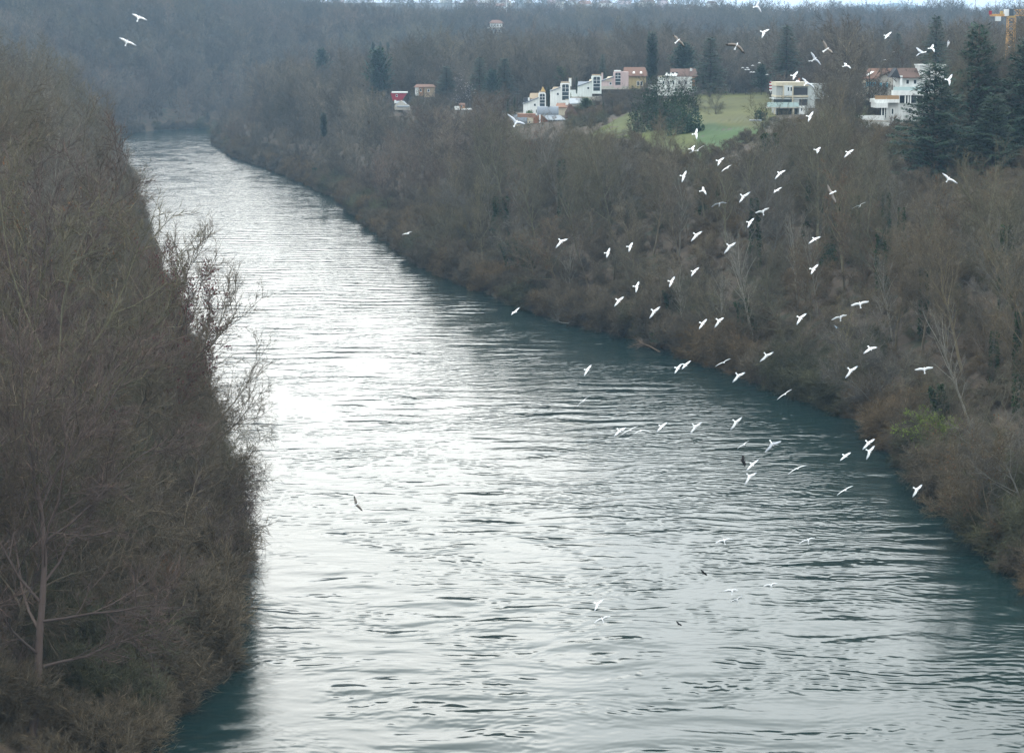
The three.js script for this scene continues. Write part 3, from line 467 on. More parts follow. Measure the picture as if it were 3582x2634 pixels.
{ // barrel roofed house with brick front
  const h = new House('barrel_roof_house', 'brick fronted house with grey barrel vaulted roofs below the white row', 'house', 1916, 441, 735);
  h.poly('front', 'brick', [[1866, 441], [1866, 413], [1889, 401], [1916, 417], [1916, 441]], 1.2, 5); h.box('plinth', 'cream', 1873, 441, 1914, 466, 1.1, 5);
  const cyl = (x0, x1, y0, y1, z, r) => { const g = new THREE.CylinderGeometry(r, r, h.X(x1) - h.X(x0), 18, 1, false, 0, Math.PI); g.rotateZ(Math.PI / 2); g.rotateX(-Math.PI / 2 * 0 + 0); const b = new THREE.Box3().setFromBufferAttribute(g.attributes.position); const sy = (h.Y(y0) - h.Y(y1)) / r; const m = new THREE.Matrix4(); g.rotateX(0); m.makeScale(1, sy, 1); g.computeBoundingBox(); if (g.boundingBox.max.y < r * 0.9) g.rotateX(Math.PI / 2 * (g.boundingBox.max.z > r * 0.9 ? -1 : 1)); g.applyMatrix4(m); g.translate((h.X(x0) + h.X(x1)) / 2, h.Y(y1), z - r); return part(h.g, 'barrel_roof', g, MAT.slate); };
  cyl(1880, 1954, 374, 403, -0.5, 3.2); cyl(1793, 1845, 403, 432, 0.4, 2.8);
  h.box('wall', 'cream', 1880, 402, 1955, 441, -0.6, 6); h.box('west_wall', 'cream', 1796, 430, 1872, 446, 0, 5); h.box('west_roof', 'terracotta', 1811, 399, 1874, 412, -0.5, 5); h.box('link_wall', 'cream', 1845, 412, 1868, 438, -0.3, 3);
  h.slope('veranda_roof', 'lead', 1916, 1979, 418, 1898, 1958, 403, 3.2, 3.5); h.box('veranda', 'dark', 1918, 418.5, 1977, 442, 2.2, 2); h.box('deck', 'stone', 1916, 440, 1980, 452, 3, 4); for (const x of [1932, 1948, 1964]) h.box('post', 'frame', x, 419, x + 1.6, 440, 2.6, 0.3);
  h.box('flue', 'frame', 1886, 401, 1891, 441, 1.7, 0.4); h.window(1850, 424, 1856, 436, -0.28); h.window(1922, 424, 1930, 438, 2.22, 'frame');
}
{ // brown hipped house
  const h = new House('brown_roof_house', 'cream house under a steep brown hipped roof beside the barrel roofs', 'house', 2005, 442, 735);
  h.box('wall', 'cream', 1980, 410, 2030, 452, 0, 6); h.slope('roof', 'brownTile', 1977, 2031, 412, 1988, 1999, 366, 0.5, 4); h.poly('gable', 'brownTile', [[1976, 412], [1978, 392], [1992, 366], [2000, 368], [2030, 411]], 0.1, 4); h.window(1985, 414, 1990, 427, 0); h.window(2010, 420, 2016, 430, 0);
}
{ // low flat-roofed outhouses between
  const h = new House('chimney_block_house', 'small cream house with a terracotta roof and chimney between brown and barrel roofs', 'house', 1965, 402, 745);
  h.box('wall', 'cream', 1951, 372, 1986, 404, 0, 4); h.slope('roof', 'terracotta', 1944, 1990, 375, 1948, 1988, 362, 0.5, 3); const c = h.box('chimney', 'white', 1979, 349, 1989, 368, -0.5, 1); h.box('cap', 'stone', 1978, 348, 1990, 350.5, -0.4, 1.2, c);
  const q = new House('flat_roof_house', 'low house with a grey flat roof behind the round green pine', 'house', 2025, 366, 765); q.slope('roof', 'lead', 1993, 2058, 362, 1992, 2056, 345, 0.4, 6); q.box('wall', 'stone', 1996, 360, 2055, 372, 0, 6);
}
{ // big white house among trees
  const h = new House('white_house', 'large white house with three slanted roof lights half hidden by bare trees', 'house', 2365, 328, 770);
  h.box('wall', 'white', 2307, 270, 2421, 334, 0, 9); h.slope('roof', 'brownTile', 2345, 2443, 268, 2350, 2438, 243, -1, 6); h.box('parapet', 'cream', 2306, 266, 2352, 271, 0.4, 3); h.box('side_wing', 'orange', 2420, 272, 2432, 302, -1, 7); h.box('annex', 'white', 2412, 302, 2442, 324, 0.5, 5);
  for (const x of [2324, 2338, 2352]) { const l = h.slope('roof_light', 'white', x, x + 14, 266.5, x + 8, x + 20, 256, 0.8, 2); h.box('light_side', 'dark', x + 13, 254, x + 20, 262, -0.6, 0.8, l); }
  const c = h.box('chimney', 'white', 2417, 240, 2424, 251, -4, 0.8); h.box('cap', 'tile', 2416, 238, 2425, 240.5, -3.9, 1, c); for (const [x, y] of [[2318, 284], [2334, 284], [2352, 284], [2372, 284], [2396, 284], [2336, 306], [2360, 306], [2384, 306]]) h.window(x, y, x + 8, y + 12, 0);
  const t = new House('terrace_wall', 'low white terrace walls below the large white house', 'wall', 2290, 345, 755); t.box('wall', 'white', 2268, 298, 2303, 312, 0, 0.6); t.box('wall', 'white', 2246, 330, 2300, 342, 1.5, 0.6);
}
{ // apartment house on the meadow
  const h = new House('apartment_house', 'modern grey apartment house with loggias and glazed balconies at the meadow edge', 'apartment building', 2770, 405, 690);
  h.box('wall', 'grey', 2716, 302, 2826, 404, 0, 12); h.box('roof_slab', 'cream', 2714, 290, 2827, 303, 0.5, 13); h.box('floor_slab', 'cream', 2714, 335, 2827, 341, 0.5, 12.5); h.box('floor_slab', 'pale', 2706, 345.5, 2827, 348, 0.4, 12); h.box('bay', 'pale', 2741, 301, 2772, 336, 0.6, 2);
  h.window(2753, 306, 2760, 321, 0.6); h.window(2763, 306, 2770, 321, 0.6); h.box('pier', 'cream', 2738, 302, 2742, 346, 0.7, 1); h.box('pier', 'cream', 2770, 302, 2774, 404, 0.8, 1);
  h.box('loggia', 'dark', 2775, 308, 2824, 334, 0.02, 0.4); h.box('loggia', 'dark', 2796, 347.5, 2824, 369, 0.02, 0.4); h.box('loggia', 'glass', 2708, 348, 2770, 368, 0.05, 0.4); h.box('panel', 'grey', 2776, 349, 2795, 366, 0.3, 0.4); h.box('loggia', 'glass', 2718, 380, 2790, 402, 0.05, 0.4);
  h.box('balcony_slab', 'stone', 2680, 374, 2793, 378, 2.4, 3); for (let k = 0; k < 6; k++) h.box('balcony_panel', 'rail', 2681 + k * 18.5, 358, 2681 + k * 18.5 + 17.6, 374, 2.3, 0.06); h.box('pillar', 'cream', 2771, 378, 2776, 404, 2.2, 0.6); h.box('pillar', 'cream', 2706, 378, 2710, 404, 2.2, 0.6);
  h.box('chimney', 'brick', 2798, 277, 2803, 290, -4, 0.7); h.slope('roof_hatch', 'white', 2784, 2800, 291, 2790, 2800, 284, -2, 2, 0.3); h.box('annex', 'white', 2793, 372, 2813, 408, 2.5, 4); h.window(2798, 377, 2803, 388, 2.5); h.box('terrace', 'stone', 2692, 403, 2800, 410, 3, 10);
  h.box('side_wing', 'pale', 2826, 296, 2853, 378, -1, 12); h.window(2852, 306, 2858, 314, -3); h.box('rear_wing', 'pale', 2852, 296, 2912, 348, -4, 9); for (const x of [2862, 2880, 2898]) h.window(x, 308, x + 7, 318, -4);
}
{ // blue shuttered house
  const h = new House('shuttered_house', 'house with turquoise shutters under a wide brown tiled roof', 'house', 3065, 350, 640);
  h.box('wall', 'cream', 3029, 276, 3066, 352, -0.6, 8); h.poly('gable_wall', 'stone', [[3065, 352], [3065, 276], [3128, 248], [3145, 262], [3145, 352]], 0, 7);
  const r = h.slope('roof', 'tile', 3007, 3066, 276, 3046, 3128, 242, 0.9, 5); h.slope('roof_light', 'white', 3026, 3036, 265, 3050, 3060, 252, 0.95, 2.4, 0.12, r); h.poly('verge', 'brownTile', [[3064, 276], [3064, 273], [3128, 242], [3129, 248]], 0.6, 1.2);
  h.window(3087, 290, 3097, 307, 0); for (const x of [3077, 3098]) h.box('shutter', 'blue', x, 290, x + 8, 307, 0.12, 0.1); for (const [x, y] of [[3033, 288], [3045, 288], [3056, 288], [3036, 324], [3050, 324]]) { h.window(x + 2, y, x + 6, y + 16, -0.6); h.box('shutter', y < 300 ? 'blue' : 'rail', x - 1, y, x + 2, y + 16, -0.5, 0.1); h.box('shutter', y < 300 ? 'blue' : 'rail', x + 6, y, x + 9, y + 16, -0.5, 0.1); }
  h.window(3134, 290, 3142, 300, 0); h.box('annex', 'cream', 2987, 314, 3028, 345, 0.4, 4); h.box('annex_rail', 'rail', 2998, 302, 3028, 314, 0.2, 0.1);
}
{ // white villa with balconies behind the cedars
  const h = new House('white_villa', 'white villa with stacked balconies and a timber fence partly behind cedars', 'villa', 3140, 432, 600);
  h.box('wall', 'white', 3146, 276, 3300, 335, -1.5, 9); h.slope('roof', 'brownTile', 3132, 3226, 274, 3130, 3215, 243, 0.2, 6); h.poly('gable', 'dark', [[3110, 275], [3133, 242], [3146, 275]], 0.4, 5); h.box('tower', 'white', 3216, 231, 3300, 290, -1, 7); h.box('tower_slab', 'white', 3213, 229.5, 3306, 234, -0.4, 8);
  h.box('pier', 'white', 3146, 268, 3154, 304, 0.2, 1); h.window(3152, 282, 3157, 297, -1.4); h.window(3170, 282, 3182, 298, -1.5); h.window(3196, 282, 3208, 298, -1.5);
  h.box('balcony', 'white', 3119, 318, 3262, 335, 2.2, 3); h.box('balcony_rail', 'rail', 3120, 306, 3262, 318, 2.1, 0.08); for (const x of [3138, 3160, 3170, 3178, 3200, 3222]) h.box('column', 'white', x, 335, x + 4, 364, 2, 0.4); h.box('glazing', 'glass', 3140, 335, 3240, 364, 0, 0.4);
  for (const [x0, x1] of [[3055, 3094], [3095, 3138]]) { const f = h.box('fence', 'wood', x0, 335.5, x1, 348, 2.9, 0.08); for (let k = 0; k < 3; k++) h.box('rail', 'tan', x0, 337.5 + k * 3.6, x1, 338.5 + k * 3.6, 2.94, 0.06, f); }
  h.box('terrace', 'white', 3053, 348, 3140, 360, 3, 8); h.box('lower_slab', 'white', 3055, 360, 3098, 377, 4, 8); h.box('lower_wall', 'white', 3097, 362, 3162, 432, 1, 8); h.box('lower_glazing', 'glass', 3077, 377, 3098, 412, 1, 0.5); for (const x of [3077, 3087, 3096, 3110, 3119]) h.box('lower_column', 'white', x, 377, x + 2.6, 412, 3.4, 0.4); h.box('right_wall', 'white', 3160, 362, 3300, 425, 0.4, 7); for (const [x, y] of [[3116, 380], [3176, 378], [3210, 378]]) h.window(x, y, x + 9, y + 20, 1.05);
  h.box('garden_wall', 'white', 2991, 402, 3082, 418, 5, 0.5);
}
{ const h = new House('white_outbuilding', 'pale outbuilding seen through bare twigs below the white villa', 'outbuilding', 2970, 500, 560); h.box('wall', 'white', 2948, 446, 2986, 510, 0, 5); h.box('roof', 'stone', 2945, 442, 2990, 448, 0.4, 6); h.window(2960, 462, 2966, 474, 0); h.window(2972, 462, 2978, 474, 0);
  const w = new House('garden_wall', 'long white garden wall behind bare trees under the villa', 'wall', 3040, 460, 590); w.box('wall', 'white', 2990, 425, 3110, 470, 0, 0.5); w.box('coping', 'stone', 2988, 422, 3112, 426, 0.2, 0.9); }
{ const h = new House('garden_shed', 'small timber garden shed with a pale flat roof on the meadow slope', 'shed', 2648, 446, 640); h.box('wall', 'wood', 2630, 426, 2662, 446, 0, 2.6); h.box('roof', 'lead', 2625, 420, 2666, 426, 0.5, 3.6); h.box('door', 'dark', 2636, 430, 2642, 446, 0.03, 0.2); h.box('bench', 'white', 2632, 438, 2648, 442, 0.8, 0.6); for (const x of [2631, 2658]) h.box('post', 'wood', x, 446, x + 2.4, 462, -0.2, 0.25); }
{ const h = new House('striped_sign', 'red and white banded post sign at the top of the meadow', 'sign', 2697, 320, 740); h.box('post', 'steel', 2696, 284, 2698.5, 324, 0, 0.15); for (let k = 0; k < 3; k++) { h.box('red_band', 'red', 2692, 287 + k * 10.5, 2703, 292 + k * 10.5, 0.1, 0.12); h.box('white_band', 'white', 2692, 292 + k * 10.5, 2703, 297 + k * 10.5, 0.1, 0.12); } }
{ const h = new House('stone_house', 'small brown stone house behind bare trees beside the apartment house', 'house', 2930, 315, 760); h.box('wall', 'stone', 2905, 272, 2960, 322, 0, 6); h.slope('roof', 'tile', 2902, 2964, 274, 2908, 2956, 258, 0.5, 4); h.window(2915, 280, 2922, 292, 0); h.window(2938, 280, 2945, 292, 0); }
// further along the bank
{ const h = new House('red_house', 'red walled house with a thin white roof edge near the bend', 'house', 1395, 348, 950); h.poly('wall', 'red', [[1366, 326], [1424, 326], [1408, 346], [1406, 352], [1374, 352]], 0, 6); h.box('roof', 'white', 1370, 321.5, 1424, 326, 0.4, 7); h.window(1384, 331, 1391, 339, 0);
  const q = new House('grey_roof_house', 'house with a pale grey roof and white chimney just below the red house', 'house', 1402, 384, 900); q.poly('wall', 'stone', [[1380, 384], [1380, 368], [1402, 352], [1432, 372], [1432, 384]], 0, 5); q.slope('roof', 'lead', 1388, 1432, 372, 1384, 1412, 354, 0.4, 3); q.box('chimney', 'white', 1379, 351, 1385, 362, -0.5, 0.9); }
{ const h = new House('orange_house', 'orange and white house with a brown wall right of the red house', 'house', 1490, 336, 940); h.box('wall', 'orange', 1464, 304, 1480, 336, 0, 5); h.box('white_wing', 'white', 1452, 308, 1465, 334, 0.2, 5); h.box('brown_wing', 'tan', 1484, 303, 1520, 340, 0.5, 6); h.slope('roof', 'tile', 1448, 1524, 305, 1456, 1514, 296, 0.8, 4); h.window(1468, 311, 1475, 321, 0); h.window(1495, 312, 1503, 322, 0.5); }
{ const h = new House('ochre_house', 'small ochre house with white walls below a dark flecked tree', 'house', 1615, 384, 850); h.box('wall', 'orange', 1607, 366, 1626, 380, 0, 4); h.box('low_wall', 'white', 1590, 372, 1608, 384, 0.4, 3); h.box('terrace', 'white', 1614, 379, 1650, 384, 0.8, 3); h.slope('roof', 'tile', 1604, 1628, 367, 1608, 1625, 361, 0.3, 2.5); h.window(1612, 369, 1617, 376, 0); }
{ const h = new House('hill_villa', 'white villa alone in the hazy forest across the bend', 'villa', 1735, 118, 1800); h.box('wall', 'white', 1714, 82, 1757, 130, 0, 10); h.slope('roof', 'tile', 1709, 1762, 82, 1722, 1749, 71, 0.8, 6); for (const x of [1718, 1728, 1738, 1748]) h.window(x, 86, x + 5, 93, 0); for (const x of [1718, 1730, 1743]) h.window(x, 104, x + 6, 116, 0); h.box('terrace', 'stone', 1706, 96, 1768, 101, 3, 4); }
// ---------------------------------------------------------------- tower crane beyond the cedars
{
  const h = new House('tower_crane', 'yellow tower crane rising behind the cedars at the right', 'crane', 3535, 215, 700), k = h.k, Y = (py) => h.Y(py), X = (px) => h.X(px), W = 1.15;
  const bar = (list, a, b, r) => { const g = new THREE.CylinderGeometry(r, r, a.distanceTo(b), 5); g.translate(0, a.distanceTo(b) / 2, 0); g.applyQuaternion(new THREE.Quaternion().setFromUnitVectors(V(0, 1, 0), b.clone().sub(a).normalize())); g.translate(a.x, a.y, a.z); list.push(g); };
  const lattice = (a, b, w, hh, n, tri) => { const L = [], d = b.clone().sub(a), up = Math.abs(d.y) > Math.abs(d.x) ? V(0, 0, 1) : V(0, 1, 0), s = V().crossVectors(d, up).normalize(); const C = tri ? [[-1, -1], [1, -1], [0, 1]] : [[-1, -1], [1, -1], [1, 1], [-1, 1]]; const pt = (c, t) => a.clone().addScaledVector(d, t).addScaledVector(s, c[0] * w).addScaledVector(up, c[1] * hh); C.forEach((c, i) => { bar(L, pt(c, 0), pt(c, 1), 0.11); const e = C[(i + 1) % C.length]; for (let q = 0; q < n; q++) { bar(L, pt(c, q / n), pt(e, (q + 1) / n), 0.06); bar(L, pt(c, (q + 1) / n), pt(e, (q + 1) / n), 0.05); } }); return mergeGeometries(L); };
  const yellow = std(0.56, 0.31, 0.085, 0.6);
  part(h.g, 'mast', lattice(V(0, -14, 0), V(0, Y(66), 0), W, W, 14), yellow); part(h.g, 'jib', lattice(V(1, Y(50), 0), V(42, Y(47), 6), 0.8, 0.9, 26), yellow); part(h.g, 'counter_jib', lattice(V(-X(3535) - 1, Y(58), 0), V(X(3463), Y(58), -1), 0.7, 0.25, 7), yellow);
  h.box('machine_house', 'frame', 3510, 38, 3525, 61, 0.8, 1.6); h.box('cab', 'glass', 3524, 38, 3539, 60, 1.4, 1.6); h.box('counterweight', 'pale', 3480, 62, 3498, 78, 0.6, 1.2); h.box('winch', 'gold', 3496, 44, 3505, 54, 0.5, 1); h.box('red_sign', 'red', 3456, 43, 3466, 56, 0.4, 0.2); bar.call(null, [], V(), V(1, 1, 1), 1); h.box('turntable', 'gold', 3523, 60, 3548, 66, 1.2, 2.4);
}
// ---------------------------------------------------------------- the town on the distant hillside and its masts
{
  const R = rng(314), body = (w, hh, dd) => { const a = new THREE.BoxGeometry(w, hh, dd); a.translate(0, hh / 2, 0); const s = new THREE.Shape([new THREE.Vector2(-w / 2 - 0.4, hh), new THREE.Vector2(w / 2 + 0.4, hh), new THREE.Vector2(0, hh + w * 0.3)]), b = new THREE.ExtrudeGeometry(s, { depth: dd + 0.8, bevelEnabled: false }); b.translate(0, 0, -dd / 2 - 0.4); b.rotateY(0); return [a, b]; };
  const [bw, br] = body(11, 6.5, 13), walls = [MAT.white, MAT.cream, MAT.pale, MAT.pink], roofs = [MAT.terracotta, MAT.tile, MAT.brownTile];
  const proto = new THREE.Group(); part(proto, 'wall', bw, MAT.white); part(proto, 'roof', br, MAT.tile);
  for (let k = 0; k < 74; k++) { const px = k < 6 ? 1100 + R() * 100 : 1480 + R() * 1180, d = 3000 + R() * 1150, x = (px - 1791) / FOCAL * d, y = height(x, d); const o = proto.clone(); o.name = numbered('town_house'); o.position.set(x, y - 0.5, -d); o.rotation.y = R() * 6.28; o.scale.set(0.9 + R() * 0.9, 0.9 + R() * 0.8, 0.9 + R() * 0.9); o.children[0].material = walls[Math.floor(R() * 4)]; o.children[1].material = roofs[Math.floor(R() * 3)]; tag(o, 'small tiled house in the hazy town on the distant hillside', 'house', 'houses of the distant town'); scene.add(o); }
  const list = []; for (let k = 0; k < 2600; k++) { const px = -150 + R() * 3900, d = 2500 + R() * 1900, x = (px - 1791) / FOCAL * d; const q = [x, height(x, d), d, -1, 99]; q.size = 0.55 + 0.5 * R(); list.push(q); }
  wood_('town_trees', 'bare trees between the houses of the distant town', list, FARJ, [farBark], woodTint);
  const mast = (px, y0, y1, d, w, name, label, arms) => { const h = new House(name, label, 'mast', px, y1, d), r = w / 2; const m = new THREE.CylinderGeometry(r * 0.6, r, h.Y(y0), 6); m.translate(0, h.Y(y0) / 2, 0); part(h.g, 'pole', m, MAT.steel); for (const [y, l] of arms || []) { const g = new THREE.BoxGeometry(l, 0.5, 0.5); g.translate(0, h.Y(y), 0); part(h.g, 'arm', g, MAT.steel); } };
  mast(1771, -20, 60, 2000, 0.9, 'mast', 'thin pale mast in front of the distant town'); mast(2548, -10, 66, 2000, 0.9, 'mast', 'slender white mast behind the wood above the apartment house'); mast(3414, -4, 24, 2300, 1.6, 'mast', 'grey antenna mast on the horizon left of the crane', [[4, 5]]); mast(3484, -30, 60, 2100, 1.4, 'pylon', 'power pylon with cross arms on the horizon near the crane', [[0, 16], [9, 11]]);
}
// ---------------------------------------------------------------- conifers and evergreens that stand out
function evergreen(name, label, proto, matN, px, yTop, yBase, widthPx, d, group) {
  if (d > 600 && widthPx > 30) widthPx *= 1.3; const p = P(px, yBase, d), k = d / FOCAL, h = (yBase - yTop) * k, g = thing(name, label, 'tree', p, group);
  const s = h / proto.o.h, w = widthPx * k / 2 / proto.o.r; g.scale.set(w, s, w); g.rotation.y = px * 1.7;
  part(g, 'trunk', proto.trunk, BARK.dark); part(g, 'crown', proto.crown, matN); return g;
}
const CON = {
  cedar: conifer(61, { h: 30, r: 9, boughs: 112, shape: 'cedar', sprays: 3.8, sl: 1.8, per: 5, nw: 0.2, first: 0.03, hang: 0.1 }), cedar2: conifer(62, { h: 30, r: 10, boughs: 122, shape: 'cedar', sprays: 3.8, sl: 1.8, per: 5, nw: 0.2, first: 0.02, hang: 0.1 }),
  spruce: conifer(63, { h: 22, r: 5, boughs: 120, shape: 'spruce', sprays: 3.2, sl: 1.3, per: 4, nw: 0.16 }), column: conifer(64, { h: 16, r: 2.6, boughs: 130, shape: 'column', sprays: 4.5, sl: 0.9, per: 4, nw: 0.14 }), dome: conifer(65, { h: 12, r: 6, boughs: 90, shape: 'dome', sprays: 3.2, sl: 1.2, per: 4, nw: 0.2, first: 0.15 }),
};
evergreen('spruce', 'tall dark spruce with layered boughs behind the white villa', CON.spruce, LEAF.needle, 3272, 58, 262, 118, 680);
evergreen('cedar', 'largest dark cedar with a blunt top right of the villa', CON.cedar, LEAF.cedar, 3412, 88, 615, 275, 445);
evergreen('cedar', 'blue green cedar spreading its boughs in front of the white villa', CON.cedar2, LEAF.cedar, 3262, 218, 655, 330, 430);
evergreen('cedar', 'dark cedar cut by the right edge of the picture', CON.cedar2, LEAF.cedar, 3582, 135, 665, 330, 440);
evergreen('cedar', 'low shaded cedar between the three larger cedars', CON.cedar, LEAF.needle, 3470, 330, 680, 240, 425);
evergreen('column_tree', 'narrow dark evergreen column behind the yellow house', CON.column, LEAF.needle, 2281, 110, 285, 62, 830);
evergreen('round_cedar', 'broad rounded grey green conifer behind the large white house', CON.dome, LEAF.cedar, 2392, 166, 268, 112, 830);
evergreen('spruce', 'dark green spruce just left of the meadow top', CON.spruce, LEAF.needle, 2484, 134, 330, 128, 765);
evergreen('cedar', 'dark ragged conifer with wide boughs behind the apartment house', CON.spruce, LEAF.needle, 2752, 92, 268, 120, 790);
evergreen('spruce', 'small dark pine above the tiled house roofs', CON.spruce, LEAF.needle, 3141, 116, 196, 62, 900);
evergreen('dome_pine', 'lone dark pine standing out of the wood near the bend', CON.dome, LEAF.needle, 1125, 183, 262, 66, 1200);
for (const [x, w, l] of [[1305, 26, 'left'], [1331, 16, 'middle'], [1357, 24, 'right']]) evergreen('pine', l + ' one of three small dark treetops in a line above the wood', CON.column, LEAF.needle, x, 146, 210, w, 1250, 'three small treetops in a line');
evergreen('cedar', 'big dark green cedar left of the red house', CON.dome, LEAF.cedar, 1325, 194, 350, 118, 980);
evergreen('spruce', 'dark conifer half wrapped in brown twigs right of the orange house', CON.spruce, LEAF.needle, 1562, 232, 330, 84, 930);
evergreen('spruce', 'left spruce of the dark pair above the ochre house', CON.spruce, LEAF.needle, 1678, 203, 335, 92, 880, 'dark spruce pair');
evergreen('spruce', 'right spruce of the dark pair above the ochre house', CON.spruce, LEAF.needle, 1764, 205, 335, 98, 880, 'dark spruce pair');
evergreen('round_cedar', 'dull green conifer between the two dark spruces', CON.dome, LEAF.cedar, 1722, 258, 350, 70, 865);
evergreen('spruce', 'thin dark spruce behind the third white row house', CON.spruce, LEAF.needle, 2108, 192, 275, 36, 860);
evergreen('round_pine', 'round bright green pine behind the row houses', CON.dome, LEAF.green, 1961, 240, 290, 48, 860);
evergreen('round_pine', 'flat topped green pine on the slope below the row houses', CON.dome, LEAF.green, 2050, 348, 392, 60, 735);
for (const [x, a, b, w, l] of [[1919, 302, 378, 17, 'tall dark cypress standing before the lowest white row house'], [1800, 336, 402, 14, 'slim cypress left of the row houses'], [1776, 345, 405, 12, 'small dark cypress at the left end of the row'], [2017, 268, 325, 9, 'thin cypress behind the third row house'], [2110, 352, 412, 9, 'thin cypress at the meadow edge below the pink house'], [2142, 352, 400, 9, 'short cypress at the meadow edge under the yellow house'], [2079, 360, 418, 8, 'thin dark cypress beside the flat topped green pine']]) evergreen('cypress', l, CON.column, LEAF.needle, x, a, b, w * 1.15, 738);
evergreen('conifer', 'slim dark conifer on the right bank near the bend', CON.column, LEAF.needle, 1132, 392, 475, 36, 830);
evergreen('spruce', 'dim spruce at the left of the round bright green pine', CON.spruce, LEAF.needle, 1868, 205, 290, 50, 950);
evergreen('column_tree', 'dark evergreen left of the apartment house top', CON.dome, LEAF.needle, 2664, 238, 325, 66, 775);
// ---------------------------------------------------------------- trees with a look of their own
function onGround(px, py, d0) { return ground(px, py, d0); }
function special(kind, bark, px, pyBase, d, hPx, label, o = {}) {
  const g0 = P(px, pyBase, d), y = o.float ? g0.y : height(g0.x, d), proto = PROTO[kind], size = hPx * d / FOCAL / proto.o.h;
  return placeTree(kind, bark, g0.x, y - 0.3, d, size, o.turn || px, o.lean || 0, o.az || 0, o.name || 'bare_tree', label, 'tree', o.group, o.extra);
}
const redLeaves = leavesOn(PROTO.rounded, 3400, 0.3, [1, 1, 1], ([a]) => a.x * 0.94 + a.z * 0.34 > 0.5 || a.y < 9), rustLeaves = leavesOn(PROTO.clump, 3600, 0.26, [1, 1, 1]), limeLeaves = leavesOn(PROTO.clumpy, 5200, 0.26, [1, 1, 1]);
const withLeaves = (geo, mat) => (c) => part(c, 'leaves', geo, mat);
special('rounded', 'red', 545, 1740, 250, 600, 'tree with dark red leaves leaning over the bright water on the left bank', { lean: 0.06, turn: 0.2, name: 'red_tree', extra: withLeaves(redLeaves, LEAF.red) });
special('rounded', 'red', 470, 1500, 292, 440, 'smaller red leaved tree behind the large red one on the left bank', { lean: 0.05, turn: 0.3, name: 'red_tree', extra: withLeaves(redLeaves, LEAF.red) });
for (const [px, d, h, b, l] of [[668, 204, 400, 'red', 'drooping tree low over the water, lowest on the near left bank'], [672, 216, 430, 'olive', 'drooping tree whose twigs spread widest over the bright water'], [655, 230, 420, 'brown', 'drooping tree just nearer than the large red leaved one'], [640, 193, 330, 'red', 'drooping bush tree above the dark water at the lower left']]) special('weeping', b, px, 2000, d, h, l, { lean: 0.3, turn: d });
special('clump', 'brown', 520, 2330, 178, 250, 'low shrub with rusty leaves under the leaning trees at the lower left', { lean: 0.45, name: 'rusty_shrub', extra: withLeaves(rustLeaves, LEAF.rust) });
special('clumpy', 'olive', 3290, 1620, 262, 190, 'shrub with bright yellow green leaves at the right water edge', { lean: 0.25, az: Math.PI, name: 'lime_shrub', extra: withLeaves(limeLeaves, LEAF.lime) });
special('clumpy', 'olive', 2205, 985, 395, 60, 'small bright green bush on the right slope above the water', { name: 'green_bush', extra: withLeaves(limeLeaves, LEAF.green) });
special('clump', 'ochre', 3330, 1020, 330, 330, 'yellowish brown bushy tree on the right slope under the cedars', { name: 'ochre_tree', extra: withLeaves(leavesOn(PROTO.clump, 900, 0.2, [1, 1, 1]), LEAF.rust) });
special('clump', 'ochre', 3480, 1900, 222, 420, 'large ochre tinted bush hanging over the water at the right edge', { lean: 0.2, az: Math.PI, name: 'ochre_tree', extra: withLeaves(leavesOn(PROTO.clump, 700, 0.2, [1, 1, 1]), LEAF.rust) });
special('spreading', 'olive', 2505, 452, 705, 128, 'bare many branched tree standing alone on the meadow', { float: true });
special('slender', 'dark', 2437, 455, 690, 128, 'forked ivy covered trunk at the left edge of the meadow', { float: true, name: 'ivy_tree', extra: (c) => part(c, 'ivy', ivyOn(5, 15, 1.3, 0.8, 1500, 0.45), LEAF.ivy) });
special('clump', 'dark', 1625, 372, 860, 92, 'dark bare tree flecked with pale withered leaves above the ochre house', { float: true, name: 'flecked_tree', extra: withLeaves(leavesOn(PROTO.clump, 260, 0.6, [1, 1, 1]), LEAF.white) });
special('young', 'pale', 1218, 335, 1080, 66, 'pale barked tree standing out near the bend', { float: true, name: 'pale_tree' });
for (const [px, py, d, h, l, lean] of [[2510, 1240, 362, 240, 'pale slender trunk curving up from the water on the right bank', 0.04], [2640, 1290, 352, 330, 'tall pale tree with whitish limbs on the lower right slope', 0.12], [2615, 1180, 372, 230, 'pale thin tree leaning left behind the tall pale one', 0.2], [2390, 1160, 378, 200, 'dark topped pale tree leaning over the bank', 0.16], [2785, 1120, 360, 260, 'first of three grey trunks on the right slope', 0.02], [2860, 1150, 350, 250, 'second grey trunk in the close group on the right slope', 0.05], [1990, 960, 420, 190, 'pale trunk rising below the flying gull near the right bank', 0.05], [3400, 1530, 268, 360, 'grey leaning trunk above the lime green shrub', 0.25], [3130, 1180, 320, 260, 'pale branched tree in the middle of the right slope', 0.1]]) special('young', 'pale', px, py, d, h, l, { lean, az: Math.PI, name: 'pale_tree' });
